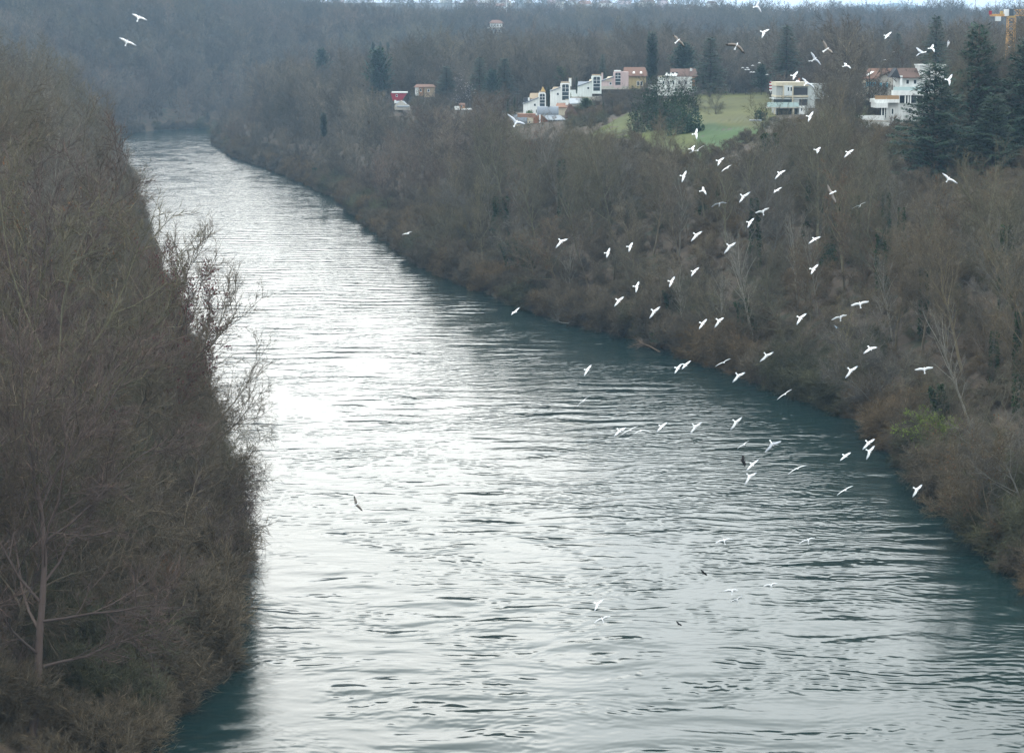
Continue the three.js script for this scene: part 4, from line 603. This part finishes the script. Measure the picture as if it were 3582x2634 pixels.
for (const [px, py, d, h, r, l] of [[1752, 870, 500, 180, 1.5, 'ivy clad trunk making a dark green column on the right bank'], [2945, 985, 372, 300, 1.2, 'ivy wrapped trunk below the brown winged gull'], [2850, 930, 400, 260, 1.4, 'broad ivy covered tree left of the ivy wrapped trunk'], [2690, 800, 450, 230, 1.5, 'ivy covered tree below the meadow shed'], [2480, 830, 440, 150, 1.6, 'short ivy covered tree on the slope under the meadow'], [1110, 480, 820, 60, 1.6, 'ivy green tree on the right bank near the slim conifer'], [590, 1900, 222, 260, 1.0, 'ivy green trunk inside the near left wood']]) { const p = P(px, py, d), y = height(p.x, d), hm = h * d / FOCAL; special('spreading', 'olive', px, py, d, h * 1.15, l, { name: 'ivy_tree', extra: (c) => part(c, 'ivy', ivyOn(px, PROTO.spreading.o.h * 0.75, r * 20 / hm * 1.3, r * 20 / hm * 0.8, 1700, 0.4 * 20 / hm), LEAF.ivy) }); }
for (const [px, py, h, l] of [[2040, 372, 34, 'first low bare bush on the slope below the row terrace'], [2062, 392, 40, 'bare bush right of the flat topped green pine'], [2088, 372, 36, 'bare bush beneath the third row house terrace'], [2115, 378, 40, 'bare bush by the thin cypress below the pink house'], [2135, 360, 36, 'bare bush under the pink house terrace'], [2160, 372, 42, 'bare bush between the pink house and the meadow'], [2185, 352, 40, 'bare bush below the yellow house'], [2215, 350, 44, 'bare bush at the top left of the meadow'], [2250, 346, 40, 'bare bush left of the large white house terrace'], [2060, 425, 44, 'lowest bare bush by the meadow tip'], [2010, 440, 40, 'bare bush beneath the brown roofed house']]) special('clumpy', 'brown', px, py, 745, h, l, { float: true, name: 'bare_bush' });
// evergreen bushes
function bush(px, py, d, w, h, mat, count, size, name, label, seed) { const p = P(px, py, d), k = d / FOCAL, g = bushLeaves(seed, w * k / 2, h * k, w * k / 2.4, count, size, [[1, 1, 1], [0.8, 1, 0.9], [1.2, 1.1, 0.9]]); const t = thing(name, label, 'bush', p); part(t, 'leaves', g, mat); const s = new Wood(); for (let i = 0; i < 5; i++) s.tube([V((i - 2) * 0.15, -1.5, 0.1), V((i - 2) * w * k * 0.12, h * k * 0.6, (i % 2 - 0.5) * 0.8)], 0.08, 0.03, 5); part(t, 'stems', s.build(), BARK.dark); }
bush(2330, 478, 640, 120, 90, LEAF.ivy, 4200, 0.42, 'evergreen_bush', 'large dark ivy grown thicket at the left of the meadow', 1);
for (const [px, py, d, h, l] of [[2235, 480, 650, 140, 'leftmost ivy laden tree beside the meadow'], [2290, 490, 640, 165, 'tall ivy laden tree at the left of the meadow'], [2345, 500, 632, 172, 'tallest ivy laden tree before the large white house'], [2395, 505, 625, 150, 'ivy laden tree next to the forked ivy trunk']]) special('rounded', 'dark', px, py, d, h, l, { name: 'ivy_tree', extra: (c) => { part(c, 'ivy', bushLeaves(px, 4.8, 15, 4.8, 1700, 0.7, [[1, 1, 1], [0.8, 0.9, 0.8]]), LEAF.ivy); } });
bush(2400, 520, 610, 120, 110, LEAF.needle, 3600, 0.5, 'evergreen_bush', 'dark thicket lower down beside the meadow', 2);
bush(2290, 440, 680, 90, 90, LEAF.ivy, 2600, 0.5, 'evergreen_bush', 'rounded evergreen thicket behind the dark meadow thicket', 3);
bush(2620, 842, 440, 90, 70, LEAF.needle, 3000, 0.32, 'evergreen_bush', 'dark green bush in the middle of the right slope', 4);
bush(2518, 462, 690, 36, 26, LEAF.ivy, 900, 0.35, 'evergreen_bush', 'small round dark bush at the foot of the lone meadow tree', 5);
bush(2578, 440, 690, 30, 16, LEAF.rust, 600, 0.3, 'low_bush', 'low dark brown bush on the meadow by the shed path', 6);
bush(2665, 440, 645, 46, 44, LEAF.needle, 1200, 0.4, 'evergreen_bush', 'dark bush beside the garden shed', 7);
bush(2985, 440, 580, 90, 36, LEAF.ivy, 1800, 0.4, 'hedge_bush', 'dark clipped bushes below the shuttered house', 8);
bush(2700, 560, 560, 90, 60, LEAF.ivy, 1800, 0.4, 'evergreen_bush', 'evergreen bush under the bare trees below the shed', 9);
bush(1856, 404, 765, 30, 14, LEAF.green, 500, 0.3, 'green_bush', 'small green bush in front of the lowest white row house', 10);
bush(1990, 345, 800, 16, 18, LEAF.green, 400, 0.3, 'green_bush', 'green bush against the white garden wall of the row', 11);
bush(2900, 1010, 375, 90, 130, LEAF.ivy, 2600, 0.3, 'evergreen_bush', 'dark ivy thicket around the trunks in the right slope', 12);
bush(2330, 1195, 375, 90, 46, LEAF.ivy, 1600, 0.26, 'evergreen_bush', 'dark green bramble at the water edge by the pale trunks', 13);
// ---------------------------------------------------------------- the meadow
{
  const N = 110, M = 40, pos = [], col = [], idx = [], uv = [];
  for (let i = 0; i <= N; i++) { const px = mix(2032, 2715, i / N), a = meadowTop(px), b = meadowBottom(px); for (let j = 0; j <= M; j++) { const py = mix(a, b, j / M), q = ground(px, py, 470, 1000); pos.push(q.x, q.y + 0.25, q.z); uv.push(q.x, q.z); const gr = smooth(430, 455, py + (2560 - px) * 0.10 + 8 * (noise3(px * 0.02, py * 0.03, 1) - 0.5)) * (px > 2440 ? 1 : 0.25), n = 0.55 + 0.9 * fbm(q.x * 0.1, q.z * 0.06, 2, 4); col.push(mix(0.074, 0.030, gr) * n, mix(0.078, 0.070, gr) * n, mix(0.008, 0.012, gr) * n); } }
  for (let i = 0; i < N; i++) for (let j = 0; j < M; j++) { const a = i * (M + 1) + j, b = a + M + 1; idx.push(a, a + 1, b, b, a + 1, b + 1); }
  const g = new THREE.BufferGeometry(); g.setAttribute('position', new THREE.Float32BufferAttribute(pos, 3)); g.setAttribute('color', new THREE.Float32BufferAttribute(col, 3)); g.setAttribute('uv', new THREE.Float32BufferAttribute(uv, 2)); g.setIndex(idx); g.computeVertexNormals();
  const grain = texture(256, 256, (u, v) => { const k = 0.84 + 0.14 * hash3(Math.floor(u * 256), Math.floor(v * 256), 2) + 0.1 * (noise3(u * 30, v * 30, 1) - 0.5); return [k, k, k * 0.95]; }, 1 / 14);
  structure('meadow', g, new THREE.MeshStandardMaterial({ vertexColors: true, map: grain, roughness: 1, side: THREE.DoubleSide }), 'sloping yellow green meadow on the right plateau');
}
{ // garden grass by the villas
  const strip = (x0, x1, ya, yb) => { const pos = [], uv = [], idx = [], N = 10, M = 6; for (let i = 0; i <= N; i++) for (let j = 0; j <= M; j++) { const px = mix(x0, x1, i / N), q = ground(px, mix(ya(px), yb(px), j / M), 470, 1000); pos.push(q.x, q.y + 0.25, q.z); uv.push(q.x, q.z); } for (let i = 0; i < N; i++) for (let j = 0; j < M; j++) { const a = i * (M + 1) + j, b = a + M + 1; idx.push(a, a + 1, b, b, a + 1, b + 1); } const g = new THREE.BufferGeometry(); g.setAttribute('position', new THREE.Float32BufferAttribute(pos, 3)); g.setAttribute('uv', new THREE.Float32BufferAttribute(uv, 2)); g.setIndex(idx); g.computeVertexNormals(); return g; };
  structure('lawn', strip(2870, 3060, (x) => 395 - (x - 2870) * 0.22, (x) => 440 - (x - 2870) * 0.05), std(0.10, 0.15, 0.045, 1, { side: THREE.DoubleSide }), 'sloping green lawn below the shuttered house');
}
// ---------------------------------------------------------------- driftwood and fallen trees
function log(pts, r0, r1, mat, name, label, category) { const w = new Wood(), base = pts[0], local = pts.map((p) => p.clone().sub(base)), c = new THREE.CatmullRomCurve3(local), R = rng(pts.length * 7 + Math.round(base.x * 10)); const P2 = c.getPoints(9); w.tube(P2, r0, r1, 7); const t = thing(name, label, category, base); part(t, 'trunk', w.build(), mat); const b = new Wood(); for (let i = 0; i < 9; i++) { const [a, d] = at(P2, 0.35 + 0.63 * R()), q = limbPath(R, a, bent(R, d, 0.8), 1.2 + 2.2 * R(), 3, 0.02, 0.5); b.tube(q, r1 * 0.6, 0.012, 4); for (let z = 0; z < 14; z++) { const [a2, d2] = at(q, R() * 0.99), k = 0.7 + 0.6 * R(); b.twig(a2, bent(R, d2, 0.8), 0.5 + 0.9 * R(), 0.014, [k, k, k]); } } part(t, 'branches', b.build(), mat); return t; }
const moss = new THREE.MeshStandardMaterial({ color: rgb(0.095, 0.105, 0.03), roughness: 1, vertexColors: true });
log([P(110, 2640, 160), P(260, 2560, 163), P(310, 2537, 165), P(380, 2560, 164), P(430, 2625, 162)], 0.28, 0.1, moss, 'fallen_tree', 'mossy fallen tree arching over the water at the bottom left', 'fallen tree');
log([P(275, 2528, 166), P(330, 2524, 166.5), P(385, 2510, 167)], 0.09, 0.03, BARK.pale, 'driftwood', 'pale broken branch above the mossy fallen tree', 'branch');
log([P(1990, 1132, 405), P(1955, 1125, 405), P(1945, 1100, 405)], 0.12, 0.05, BARK.pale, 'driftwood', 'forked pale dead branch standing in the water by the right bank', 'branch');
log([P(2310, 1232, 372), P(2270, 1210, 374), P(2240, 1200, 375)], 0.16, 0.07, wood(0.12, 0.085, 0.06), 'fallen_tree', 'brown fallen trunk lying in the water at the right bank', 'fallen tree');
log([P(2700, 1350, 335), P(2660, 1310, 338), P(2615, 1296, 340)], 0.1, 0.04, BARK.pale, 'driftwood', 'pale bent branch reaching over the water below the right slope', 'branch');
log([P(575, 2120, 195), P(610, 2060, 197), P(690, 2030, 199)], 0.13, 0.04, BARK.pale, 'driftwood', 'whitish forked branch sticking out of the near left wood', 'branch');
log([P(410, 1700, 205), P(250, 1730, 205), P(100, 1780, 204)], 0.16, 0.06, BARK.grey, 'dead_branch', 'long light grey bough lying across the near left crowns', 'branch');
// ---------------------------------------------------------------- gulls and crows in flight
// one bird: body with head and bill, tail, two wings (arm and hand). Wings point along +x from the shoulder, the leading edge to -z.
function wingGeo(len, tip) {
  const N = 8, pos = [], idx = [];
  for (let i = 0; i <= N; i++) { const t = i / N, c = 0.175 * (1 - 0.22 * t) * (t < 0.4 ? 1 : Math.sqrt(Math.max(0.012, 1 - ((t - 0.4) / 0.61) ** 1.5))), lead = -0.05 - 0.055 * Math.sin(Math.min(1, t * 2.1) * 1.57) + 0.085 * Math.max(0, t - 0.45) ** 1.1, th = 0.016 * (1 - 0.8 * t), camber = 0.012 * (1 - t) + tip * t * t + 0.045 * Math.sin(Math.PI * t ** 0.8); for (const [u, h] of [[0, 0], [0.35, th], [1, 0.002], [0.35, -th * 0.5]]) pos.push(t * len, h + camber, lead + u * c); }
  for (let i = 0; i < N; i++) for (let s = 0; s < 4; s++) { const a = i * 4 + s, b = i * 4 + (s + 1) % 4; idx.push(a, b, a + 4, b, b + 4, a + 4); }
  const g = new THREE.BufferGeometry(); g.setAttribute('position', new THREE.Float32BufferAttribute(pos, 3)); g.setIndex(idx); g.computeVertexNormals(); return g;
}
function bodyGeo(len, r) { const pts = []; for (let k = 0; k <= 12; k++) { const t = k / 12; pts.push(new THREE.Vector2(Math.max(0.001, r * (t < 0.3 ? 0.62 * Math.sqrt(Math.max(0, 1 - (1 - t / 0.2) ** 2) || 0) * (t < 0.2 ? 1 : 1) + (t >= 0.2 ? (t - 0.2) * 1.6 : 0) : Math.sin(mix(0.9, 2.95, (t - 0.3) / 0.7)) * 1.02)), t * len)); } const g = new THREE.LatheGeometry(pts, 10); g.rotateX(Math.PI / 2); g.translate(0, 0, -len * 0.45); return g; } // head at -z
function tailGeo() { const s = new THREE.Shape([new THREE.Vector2(-0.018, 0), new THREE.Vector2(-0.055, 0.13), new THREE.Vector2(0, 0.142), new THREE.Vector2(0.055, 0.13), new THREE.Vector2(0.018, 0)]); const g = new THREE.ExtrudeGeometry(s, { depth: 0.008, bevelEnabled: false }); g.rotateX(Math.PI / 2); g.translate(0, 0.004, 0.13); return g; }
const BIRD = { white: std(0.82, 0.83, 0.84, 0.7), soft: std(0.50, 0.53, 0.58, 0.7), brown: std(0.21, 0.185, 0.165, 0.8), tip: std(0.05, 0.05, 0.05), bill: std(0.3, 0.05, 0.03, 0.5), crow: std(0.006, 0.006, 0.008, 0.95), slate: std(0.10, 0.14, 0.17, 0.7) };
const tipGeo = (() => { const g = wingGeo(0.5, 0.02); return g; })();
const G = { wing: wingGeo(0.5, 0.02), body: bodyGeo(0.36, 0.05), tail: tailGeo(), bill: new THREE.ConeGeometry(0.012, 0.05, 6).rotateX(-Math.PI / 2).translate(0, 0.004, -0.178) };
// the black end of a wing, a little prouder than the wing itself
G.tip = (() => { const g = G.wing.clone(), p = g.attributes.position; const idx = []; const src = g.index.array; for (let i = 0; i < src.length; i += 3) if (p.getX(src[i]) > 0.36 && p.getX(src[i + 1]) > 0.36 && p.getX(src[i + 2]) > 0.36) idx.push(src[i], src[i + 1], src[i + 2]); g.setIndex(idx); g.scale(1.004, 1.25, 1.04); return g; })();
function makeBird(kind) {
  const o = new THREE.Group(), crow = kind === 'crow', body = crow ? BIRD.crow : kind === 'slate' ? BIRD.slate : BIRD.white, wing = crow ? BIRD.crow : kind === 'slate' ? BIRD.slate : kind === 'brown' ? BIRD.brown : kind === 'soft' ? BIRD.soft : BIRD.white;
  const b = part(o, 'body', G.body, body); part(b, 'bill', G.bill, crow ? BIRD.tip : BIRD.bill); part(o, 'tail', G.tail, body);
  for (let k = 0; k < 2; k++) { const w = part(o, 'wing', G.wing, wing); if (!crow && kind !== 'slate') part(w, 'wing_tip', G.tip, kind === 'white' ? BIRD.soft : kind === 'soft' ? BIRD.soft : BIRD.tip); }
  return o;
}
const birdProto = {};
// wing tips a and b, shoulder c and tail t in the photograph; d metres away; span 1 m times size
function bird(kind, label, ax, ay, bx, by, cx, cy, tx, ty, d, size = 1, category) {
  const proto = birdProto[kind] || (birdProto[kind] = makeBird(kind)), o = birdProto[kind].used ? proto.clone() : proto; birdProto[kind].used = true;
  const C = P(cx, cy, d), L = 0.5 * size, k = d / FOCAL;
  const dir = (px, py, sign) => { const v = V((px - cx) * k, -(py - cy) * k, 0), l = v.length(); if (l < L) v.z = sign * Math.sqrt(L * L - l * l); return [v.normalize(), Math.max(l, L) / L]; };
  let [A, la] = dir(ax, ay, -1), [B, lb] = dir(bx, by, 1);
  const axis = A.clone().sub(B).normalize(), h0 = V((cx - tx) || 0.6, -(cy - ty) || 0, 0).normalize(); let h = h0.addScaledVector(axis, -h0.dot(axis)); if (h.lengthSq() < 0.02) h = V(0, 0, 1).addScaledVector(axis, -axis.z); h.normalize();
  let up = V().crossVectors(h, axis); if (up.y < 0) { up.negate(); }
  const X = V().crossVectors(h, up).normalize(); up.crossVectors(X, h);
  o.position.copy(C); o.quaternion.setFromRotationMatrix(new THREE.Matrix4().makeBasis(X, up, h.clone().negate())); o.scale.setScalar(size);
  const inv = o.quaternion.clone().invert(), wings = o.children.filter((m) => m.name === 'wing');
  [[A, la], [B, lb]].forEach(([w, l], i) => {
    const q = w.clone().applyQuaternion(inv), z = V(0, 0, 1).addScaledVector(q, -q.z).normalize(), y = V().crossVectors(z, q); // along the span, the chord backwards
    wings[i].quaternion.setFromRotationMatrix(new THREE.Matrix4().makeBasis(q, y, z)); wings[i].scale.set(clamp(l, 1, 1.6), q.x < 0 ? -1 : 1, kind === 'crow' ? 1.75 : 1); wings[i].position.set(q.x > 0 ? 0.02 : -0.02, 0.02, -0.03);
  });
  const crow = kind === 'crow';
  o.name = numbered(crow ? 'crow' : kind === 'slate' ? 'pigeon' : 'gull'); tag(o, label, category || (crow ? 'crow' : kind === 'slate' ? 'bird' : 'gull'), crow ? 'crows flying over the water' : kind === 'slate' ? undefined : 'gulls flying over the river'); scene.add(o); return o;
}
function flock(ox, oy, s, d, list) { for (const [label, kind, ax, ay, bx, by, cx, cy, tx, ty, size, dd] of list) { const f = (x, y) => [ox + x / s, oy + y / s]; bird(kind, label, ...f(ax, ay), ...f(bx, by), ...f(cx, cy), ...f(tx, ty), dd || d, size || 1); } }
flock(2300, 0, 3.745, 150, [
  ['topmost gull, banking against the distant town', 'soft', 1320, 20, 1345, 165, 1305, 85, 1275, 90],
  ['white gull high above the wood, wings steeply tilted', 'white', 1460, 385, 1355, 495, 1395, 425, 1352, 425],
  ['brown winged gull left of the dark green spruce top', 'brown', 200, 475, 345, 625, 272, 530, 235, 530, 1.1],
  ['brown winged gull with drooping wings right of the dark spruce', 'brown', 890, 600, 1130, 712, 1040, 592, 1010, 612, 1.25],
]);
flock(2600, 0, 3.745, 150, [
  ['large brown winged gull gliding above the apartment house', 'brown', 1010, 525, 1160, 720, 1098, 645, 1048, 638, 1.25],
  ['grey winged gull above and right of the apartment roof', 'soft', 880, 695, 1008, 855, 940, 770, 905, 775, 1],
  ['white gull just above the apartment house roof slab', 'white', 712, 940, 635, 1045, 672, 996, 624, 997],
  ['pale gull passing right in front of the apartment roof edge', 'soft', 775, 1040, 925, 1160, 832, 1088, 800, 1085],
  ['small white gull over the trees left of the shuttered house', 'white', 1325, 835, 1388, 905, 1352, 862, 1310, 864],
  ['white gull beside the small dark pine, wings tilted', 'white', 1945, 425, 1840, 515, 1895, 468, 1872, 472],
  ['white gull below the apartment house terrace', 'white', 912, 1465, 835, 1590, 876, 1530, 826, 1530],
  ['tiny white gull beside the grey winged gull', 'white', 855, 805, 897, 800, 876, 798, 868, 806, 1, 640],
  ['tiny white gull over the wood below the small dark pine', 'white', 1958, 690, 1998, 686, 1978, 679, 1970, 684, 1, 640],
  ['tiny pale gull low over the wood left of the shuttered roof', 'white', 1848, 790, 1876, 788, 1862, 780, 1855, 784, 0.8, 640],
]);
flock(2300, 0, 3.745, 640, [
  ['tiny white gull, rightmost and highest of the distant group', 'white', 1317, 832, 1357, 832, 1337, 820, 1330, 828],
  ['tiny white gull, second highest of the distant group', 'white', 1230, 866, 1270, 866, 1250, 854, 1243, 862],
  ['tiny white gull at the left of the distant group', 'white', 1100, 896, 1140, 896, 1120, 884, 1113, 890],
  ['tiny white gull in the middle of the distant group', 'white', 1162, 896, 1202, 896, 1182, 885, 1176, 890],
  ['tiny white gull under the left one of the distant group', 'white', 1142, 921, 1174, 921, 1157, 910, 1150, 915],
  ['tiny white gull under the middle one of the distant group', 'white', 1178, 919, 1212, 919, 1195, 908, 1188, 914],
  ['tiny white gull, left of the lowest pair in the distant group', 'white', 1210, 954, 1246, 952, 1228, 942, 1220, 948],
  ['tiny white gull, right of the lowest pair in the distant group', 'white', 1246, 954, 1280, 952, 1262, 943, 1255, 948],
  ['tiny white gull apart from the distant group, near the striped sign', 'white', 1420, 986, 1456, 984, 1438, 974, 1430, 980],
]);
flock(2950, 0, 2.949, 150, [
  ['white gull in front of the tall spruce, wings steep', 'white', 930, 462, 920, 540, 918, 500, 885, 500],
  ['grey gull with raised wings left of the tall spruce', 'soft', 780, 490, 765, 580, 818, 545, 850, 525, 1.1],
  ['small grey gull edge on right of the tall spruce', 'soft', 1105, 428, 1072, 478, 1092, 450, 1088, 460],
  ['white gull in front of the cedar by the villa', 'white', 1122, 768, 1080, 880, 1092, 825, 1058, 825],
  ['left tiny gull in front of the crane mast', 'white', 1698, 490, 1726, 490, 1712, 481, 1706, 486, 1, 640],
  ['right tiny gull in front of the crane mast', 'white', 1734, 490, 1762, 490, 1748, 481, 1742, 486, 1, 640],
]);
flock(2300, 440, 3.745, 150, [
  ['white gull over the upper left corner of the green slope', 'white', 510, 45, 497, 175, 505, 108, 460, 115],
  ['white gull with folded wings over the lower meadow, close to another', 'white', 485, 270, 445, 340, 458, 302, 402, 310],
  ['white gull with long level wings overlapping a folded one at the meadow', 'white', 615, 265, 425, 362, 530, 325, 508, 336],
  ['white gull below the meadow edge, short wings', 'white', 868, 425, 775, 520, 815, 465, 772, 465],
  ['white gull gliding right below the short winged one under the meadow', 'white', 970, 530, 840, 605, 915, 555, 890, 566],
  ['white gull at the left of the group under the meadow', 'white', 370, 600, 308, 735, 345, 660, 297, 668],
  ['white gull with bent wings on the slope below the meadow', 'white', 590, 815, 620, 905, 600, 850, 552, 855],
  ['grey gull with drooping wings over the slope under the meadow', 'soft', 905, 1030, 720, 1075, 815, 1022, 795, 1030],
  ['white gull with broad wings in the centre of the right slope', 'white', 1205, 860, 1062, 992, 1125, 930, 1093, 928],
  ['small white gull edge on at the upper right slope', 'white', 1630, 820, 1512, 880, 1575, 848, 1550, 853],
  ['white gull with a long arched wing before dark evergreens', 'white', 1675, 590, 1540, 695, 1612, 625, 1592, 632],
  ['white gull alone in bare branches under the apartment house', 'white', 2135, 290, 2070, 360, 2100, 320, 2056, 315],
  ['white gull with nearly level wings mid slope', 'white', 1470, 1095, 1292, 1155, 1385, 1128, 1372, 1140],
  ['white gull just under the nearly level one mid slope', 'white', 1260, 1220, 1168, 1330, 1215, 1270, 1173, 1275],
  ['white gull left of the dark green bush on the right slope', 'white', 575, 1385, 438, 1505, 510, 1435, 475, 1442],
  ['white gull below the dark green bush on the right slope', 'white', 1018, 1520, 870, 1660, 945, 1580, 905, 1580],
  ['white gull gliding by the ivy thicket on the right slope', 'white', 2135, 1462, 1982, 1540, 2068, 1488, 2045, 1492],
]);
flock(2900, 440, 3.745, 150, [
  ['white gull over brown twigs left of the big cedars', 'white', 322, 318, 195, 410, 265, 355, 232, 358],
  ['white gull with long wings below the brown winged gull', 'white', 490, 1020, 315, 1095, 410, 1052, 395, 1060],
  ['white gull with wings tilted down to the right below the cedars', 'white', 1482, 635, 1680, 765, 1572, 695, 1536, 708],
]);
flock(2800, 400, 2.753, 140, [['large pale gull with brown wings held up and down, heading left', 'brown', 275, 675, 358, 840, 305, 758, 380, 752, 1.15]]);
flock(2700, 880, 3.745, 135, [
  ['white gull high over the middle of the right slope', 'white', 605, 180, 497, 290, 550, 235, 510, 240],
  ['white gull with long flat wings in the middle of the right slope', 'white', 1278, 670, 1050, 722, 1160, 688, 1152, 700],
  ['white gull left of the light dead stump on the right slope', 'white', 450, 820, 318, 950, 380, 872, 342, 880],
  ['white gull with arched wings right of the light dead stump', 'white', 995, 860, 797, 912, 905, 866, 892, 878],
  ['white gull with one wing level over the lower right slope', 'white', 1380, 1260, 1203, 1330, 1295, 1275, 1268, 1276],
  ['white gull low over the right slope, wings diagonal', 'white', 1118, 1495, 960, 1645, 1038, 1560, 1002, 1560],
  ['white gull with flat wings at the lower right slope', 'white', 2120, 1535, 1885, 1565, 2005, 1545, 1995, 1556],
  ['slate grey bird below the gull with arched wings', 'slate', 818, 978, 850, 1010, 845, 990, 885, 1003, 0.7],
]);
flock(2300, 880, 3.745, 150, [
  ['white gull over the dark trees left of the pale trunk', 'white', 540, 220, 432, 320, 485, 265, 442, 274],
  ['white gull with broad wings left of the pale trunks', 'white', 215, 340, 142, 458, 185, 395, 136, 398],
  ['white gull left of a pair beside the curved pale trunk', 'white', 640, 895, 535, 1008, 595, 945, 545, 950],
  ['white gull right of a pair beside the curved pale trunk', 'white', 862, 875, 745, 990, 810, 908, 762, 910],
  ['white gull with long wings over the foot of the right slope', 'white', 1512, 1305, 1338, 1430, 1430, 1362, 1410, 1368],
  ['white gull with long wings over the dark water edge', 'white', 960, 1410, 768, 1510, 875, 1455, 862, 1464],
  ['right gull of a close pair over the water by the right bank', 'white', 430, 1440, 310, 1530, 370, 1490, 335, 1494],
  ['left gull of a close pair over the water by the right bank', 'white', 310, 1485, 215, 1590, 270, 1530, 232, 1536],
]);
flock(1800, 900, 2.497, 145, [
  ['white gull skimming the dark water below the right slope', 'white', 2010, 1000, 1902, 1085, 1955, 1035, 1930, 1040],
  ['white gull over brambles near the water of the right bank', 'white', 1265, 430, 1175, 528, 1220, 475, 1205, 482],
]);
flock(1700, 760, 3.745, 150, [
  ['leftmost gull over the wooded right bank, wings arched', 'white', 1060, 285, 910, 393, 985, 318, 936, 322],
  ['left gull of a pair over the middle of the right bank', 'white', 1612, 418, 1567, 525, 1598, 470, 1550, 477],
  ['right gull of a pair over the middle of the right bank', 'white', 1912, 345, 1858, 450, 1890, 388, 1832, 394],
  ['white gull under the small bright green bush', 'white', 1995, 855, 1950, 980, 1975, 910, 1930, 912],
  ['white gull below and left of the gull under the green bush', 'white', 1795, 1048, 1675, 1160, 1740, 1095, 1695, 1095],
  ['white gull at the water edge under the right bank, far from the others', 'white', 430, 1200, 325, 1277, 385, 1243, 340, 1258],
]);
flock(1350, 760, 3.745, 160, [['white gull alone at the edge of bright water and wood', 'white', 325, 205, 212, 232, 282, 216, 250, 222]]);
flock(1950, 1220, 3.745, 145, [
  ['white gull over dark ripples, steep wings, left of the close pair', 'white', 435, 230, 343, 352, 395, 280, 364, 292],
  ['white gull with slim wings below the steep one on the water', 'white', 413, 648, 265, 762, 345, 688, 330, 700],
  ['left gull of three in a low line over the river', 'white', 890, 1038, 738, 1137, 815, 1078, 780, 1082],
  ['middle gull of three in a low line over the river', 'white', 1060, 1020, 845, 1130, 960, 1066, 945, 1074],
  ['right gull of three in a low line over the river, wings drooping', 'white', 1200, 1085, 1005, 1128, 1092, 1078, 1076, 1082],
  ['white gull right of the low line of three', 'white', 1430, 975, 1297, 1075, 1370, 1022, 1332, 1026],
  ['white gull with steep wings beyond the low line of three', 'white', 1880, 958, 1733, 1100, 1805, 1020, 1768, 1024],
]);
flock(2500, 1320, 3.745, 140, [
  ['white gull with long diagonal wings over the darkest water', 'white', 1015, 165, 828, 300, 930, 222, 915, 232],
  ['white gull with slim diagonal wings over mid river', 'white', 348, 512, 203, 678, 280, 588, 262, 594],
  ['faint slim gull above the large crow', 'white', 455, 855, 300, 938, 385, 890, 372, 898],
  ['grey winged gull with a bright white body and dark tips', 'soft', 865, 825, 655, 965, 758, 872, 738, 862, 1.15],
  ['large black crow with spread tail over the ripples', 'crow', 362, 1035, 385, 1172, 372, 1088, 325, 1096, 0.75],
  ['white gull immediately right of the large crow', 'white', 572, 1085, 422, 1215, 500, 1147, 486, 1156],
  ['white gull with bent wings below the large crow', 'white', 545, 1242, 390, 1402, 460, 1297, 448, 1304],
  ['white gull with one long level wing over the river', 'white', 1205, 1160, 975, 1272, 1092, 1197, 1076, 1204],
  ['upper gull of a pair by the right bank shadow', 'white', 2095, 810, 1938, 938, 2020, 862, 1996, 868],
  ['lower gull of a pair by the right bank shadow, body showing', 'white', 2090, 895, 1983, 1070, 2032, 970, 1996, 974],
  ['white gull left of the pair by the right bank shadow', 'white', 1785, 1000, 1638, 1083, 1720, 1032, 1690, 1036],
  ['white gull with slim wings below the pair by the right bank', 'white', 1818, 1428, 1612, 1553, 1720, 1477, 1706, 1486],
]);
flock(2800, 1320, 3.745, 140, [['rightmost gull over the water, near the ochre bush', 'white', 1592, 1408, 1468, 1560, 1528, 1473, 1490, 1478]]);
flock(2000, 1760, 3.745, 140, [
  ['white gull low on the calm river, body and steep wings', 'white', 405, 1268, 287, 1397, 337, 1327, 304, 1330],
  ['white gull with bent wings just below the calm river gull', 'white', 510, 1500, 303, 1585, 400, 1522, 388, 1532],
  ['small black crow over the calm river', 'crow', 1690, 882, 1770, 955, 1732, 916, 1720, 942, 0.5],
  ['smallest black crow, lowest over the calm river', 'crow', 1370, 1560, 1440, 1612, 1404, 1582, 1398, 1604, 0.42],
  ['white gull with arched wings over calm water, left of two', 'white', 2115, 483, 1887, 542, 2000, 494, 1994, 506],
]);
flock(2400, 1860, 4.13, 140, [
  ['white gull with arched wings over calm water, right of two', 'white', 1875, 115, 1645, 190, 1768, 130, 1758, 142],
  ['thin white gull with flat wings low over the river', 'white', 1335, 775, 1125, 802, 1235, 780, 1230, 792],
  ['faint white gull, wings flat, beside a dark ripple', 'white', 765, 878, 550, 878, 668, 858, 664, 870],
  ['thin white gull, lowest of the flat winged ones', 'white', 835, 967, 645, 1025, 742, 990, 736, 1000],
]);
flock(1100, 1600, 7.49, 135, [['brown speckled gull alone over the glittering water', 'brown', 1010, 1015, 1225, 1415, 1090, 1228, 990, 1228, 1.05]]);
flock(380, 20, 9.178, 140, [
  ['upper of two white gulls before the far left hill', 'white', 725, 310, 1190, 500, 950, 385, 845, 420, 1.0],
  ['lower of two white gulls before the far left hill', 'white', 322, 1070, 845, 1315, 572, 1160, 490, 1180, 1.05],
]);
flock(1380, 20, 3.745, 140, [['white gull with bent grey wings in front of the barrel roofed houses', 'soft', 1475, 1438, 1700, 1565, 1592, 1530, 1550, 1545, 1.15]]);
scene.traverse((o) => { if (o.isMesh) { o.castShadow = true; o.receiveShadow = true; } });
renderer.render(scene, camera);
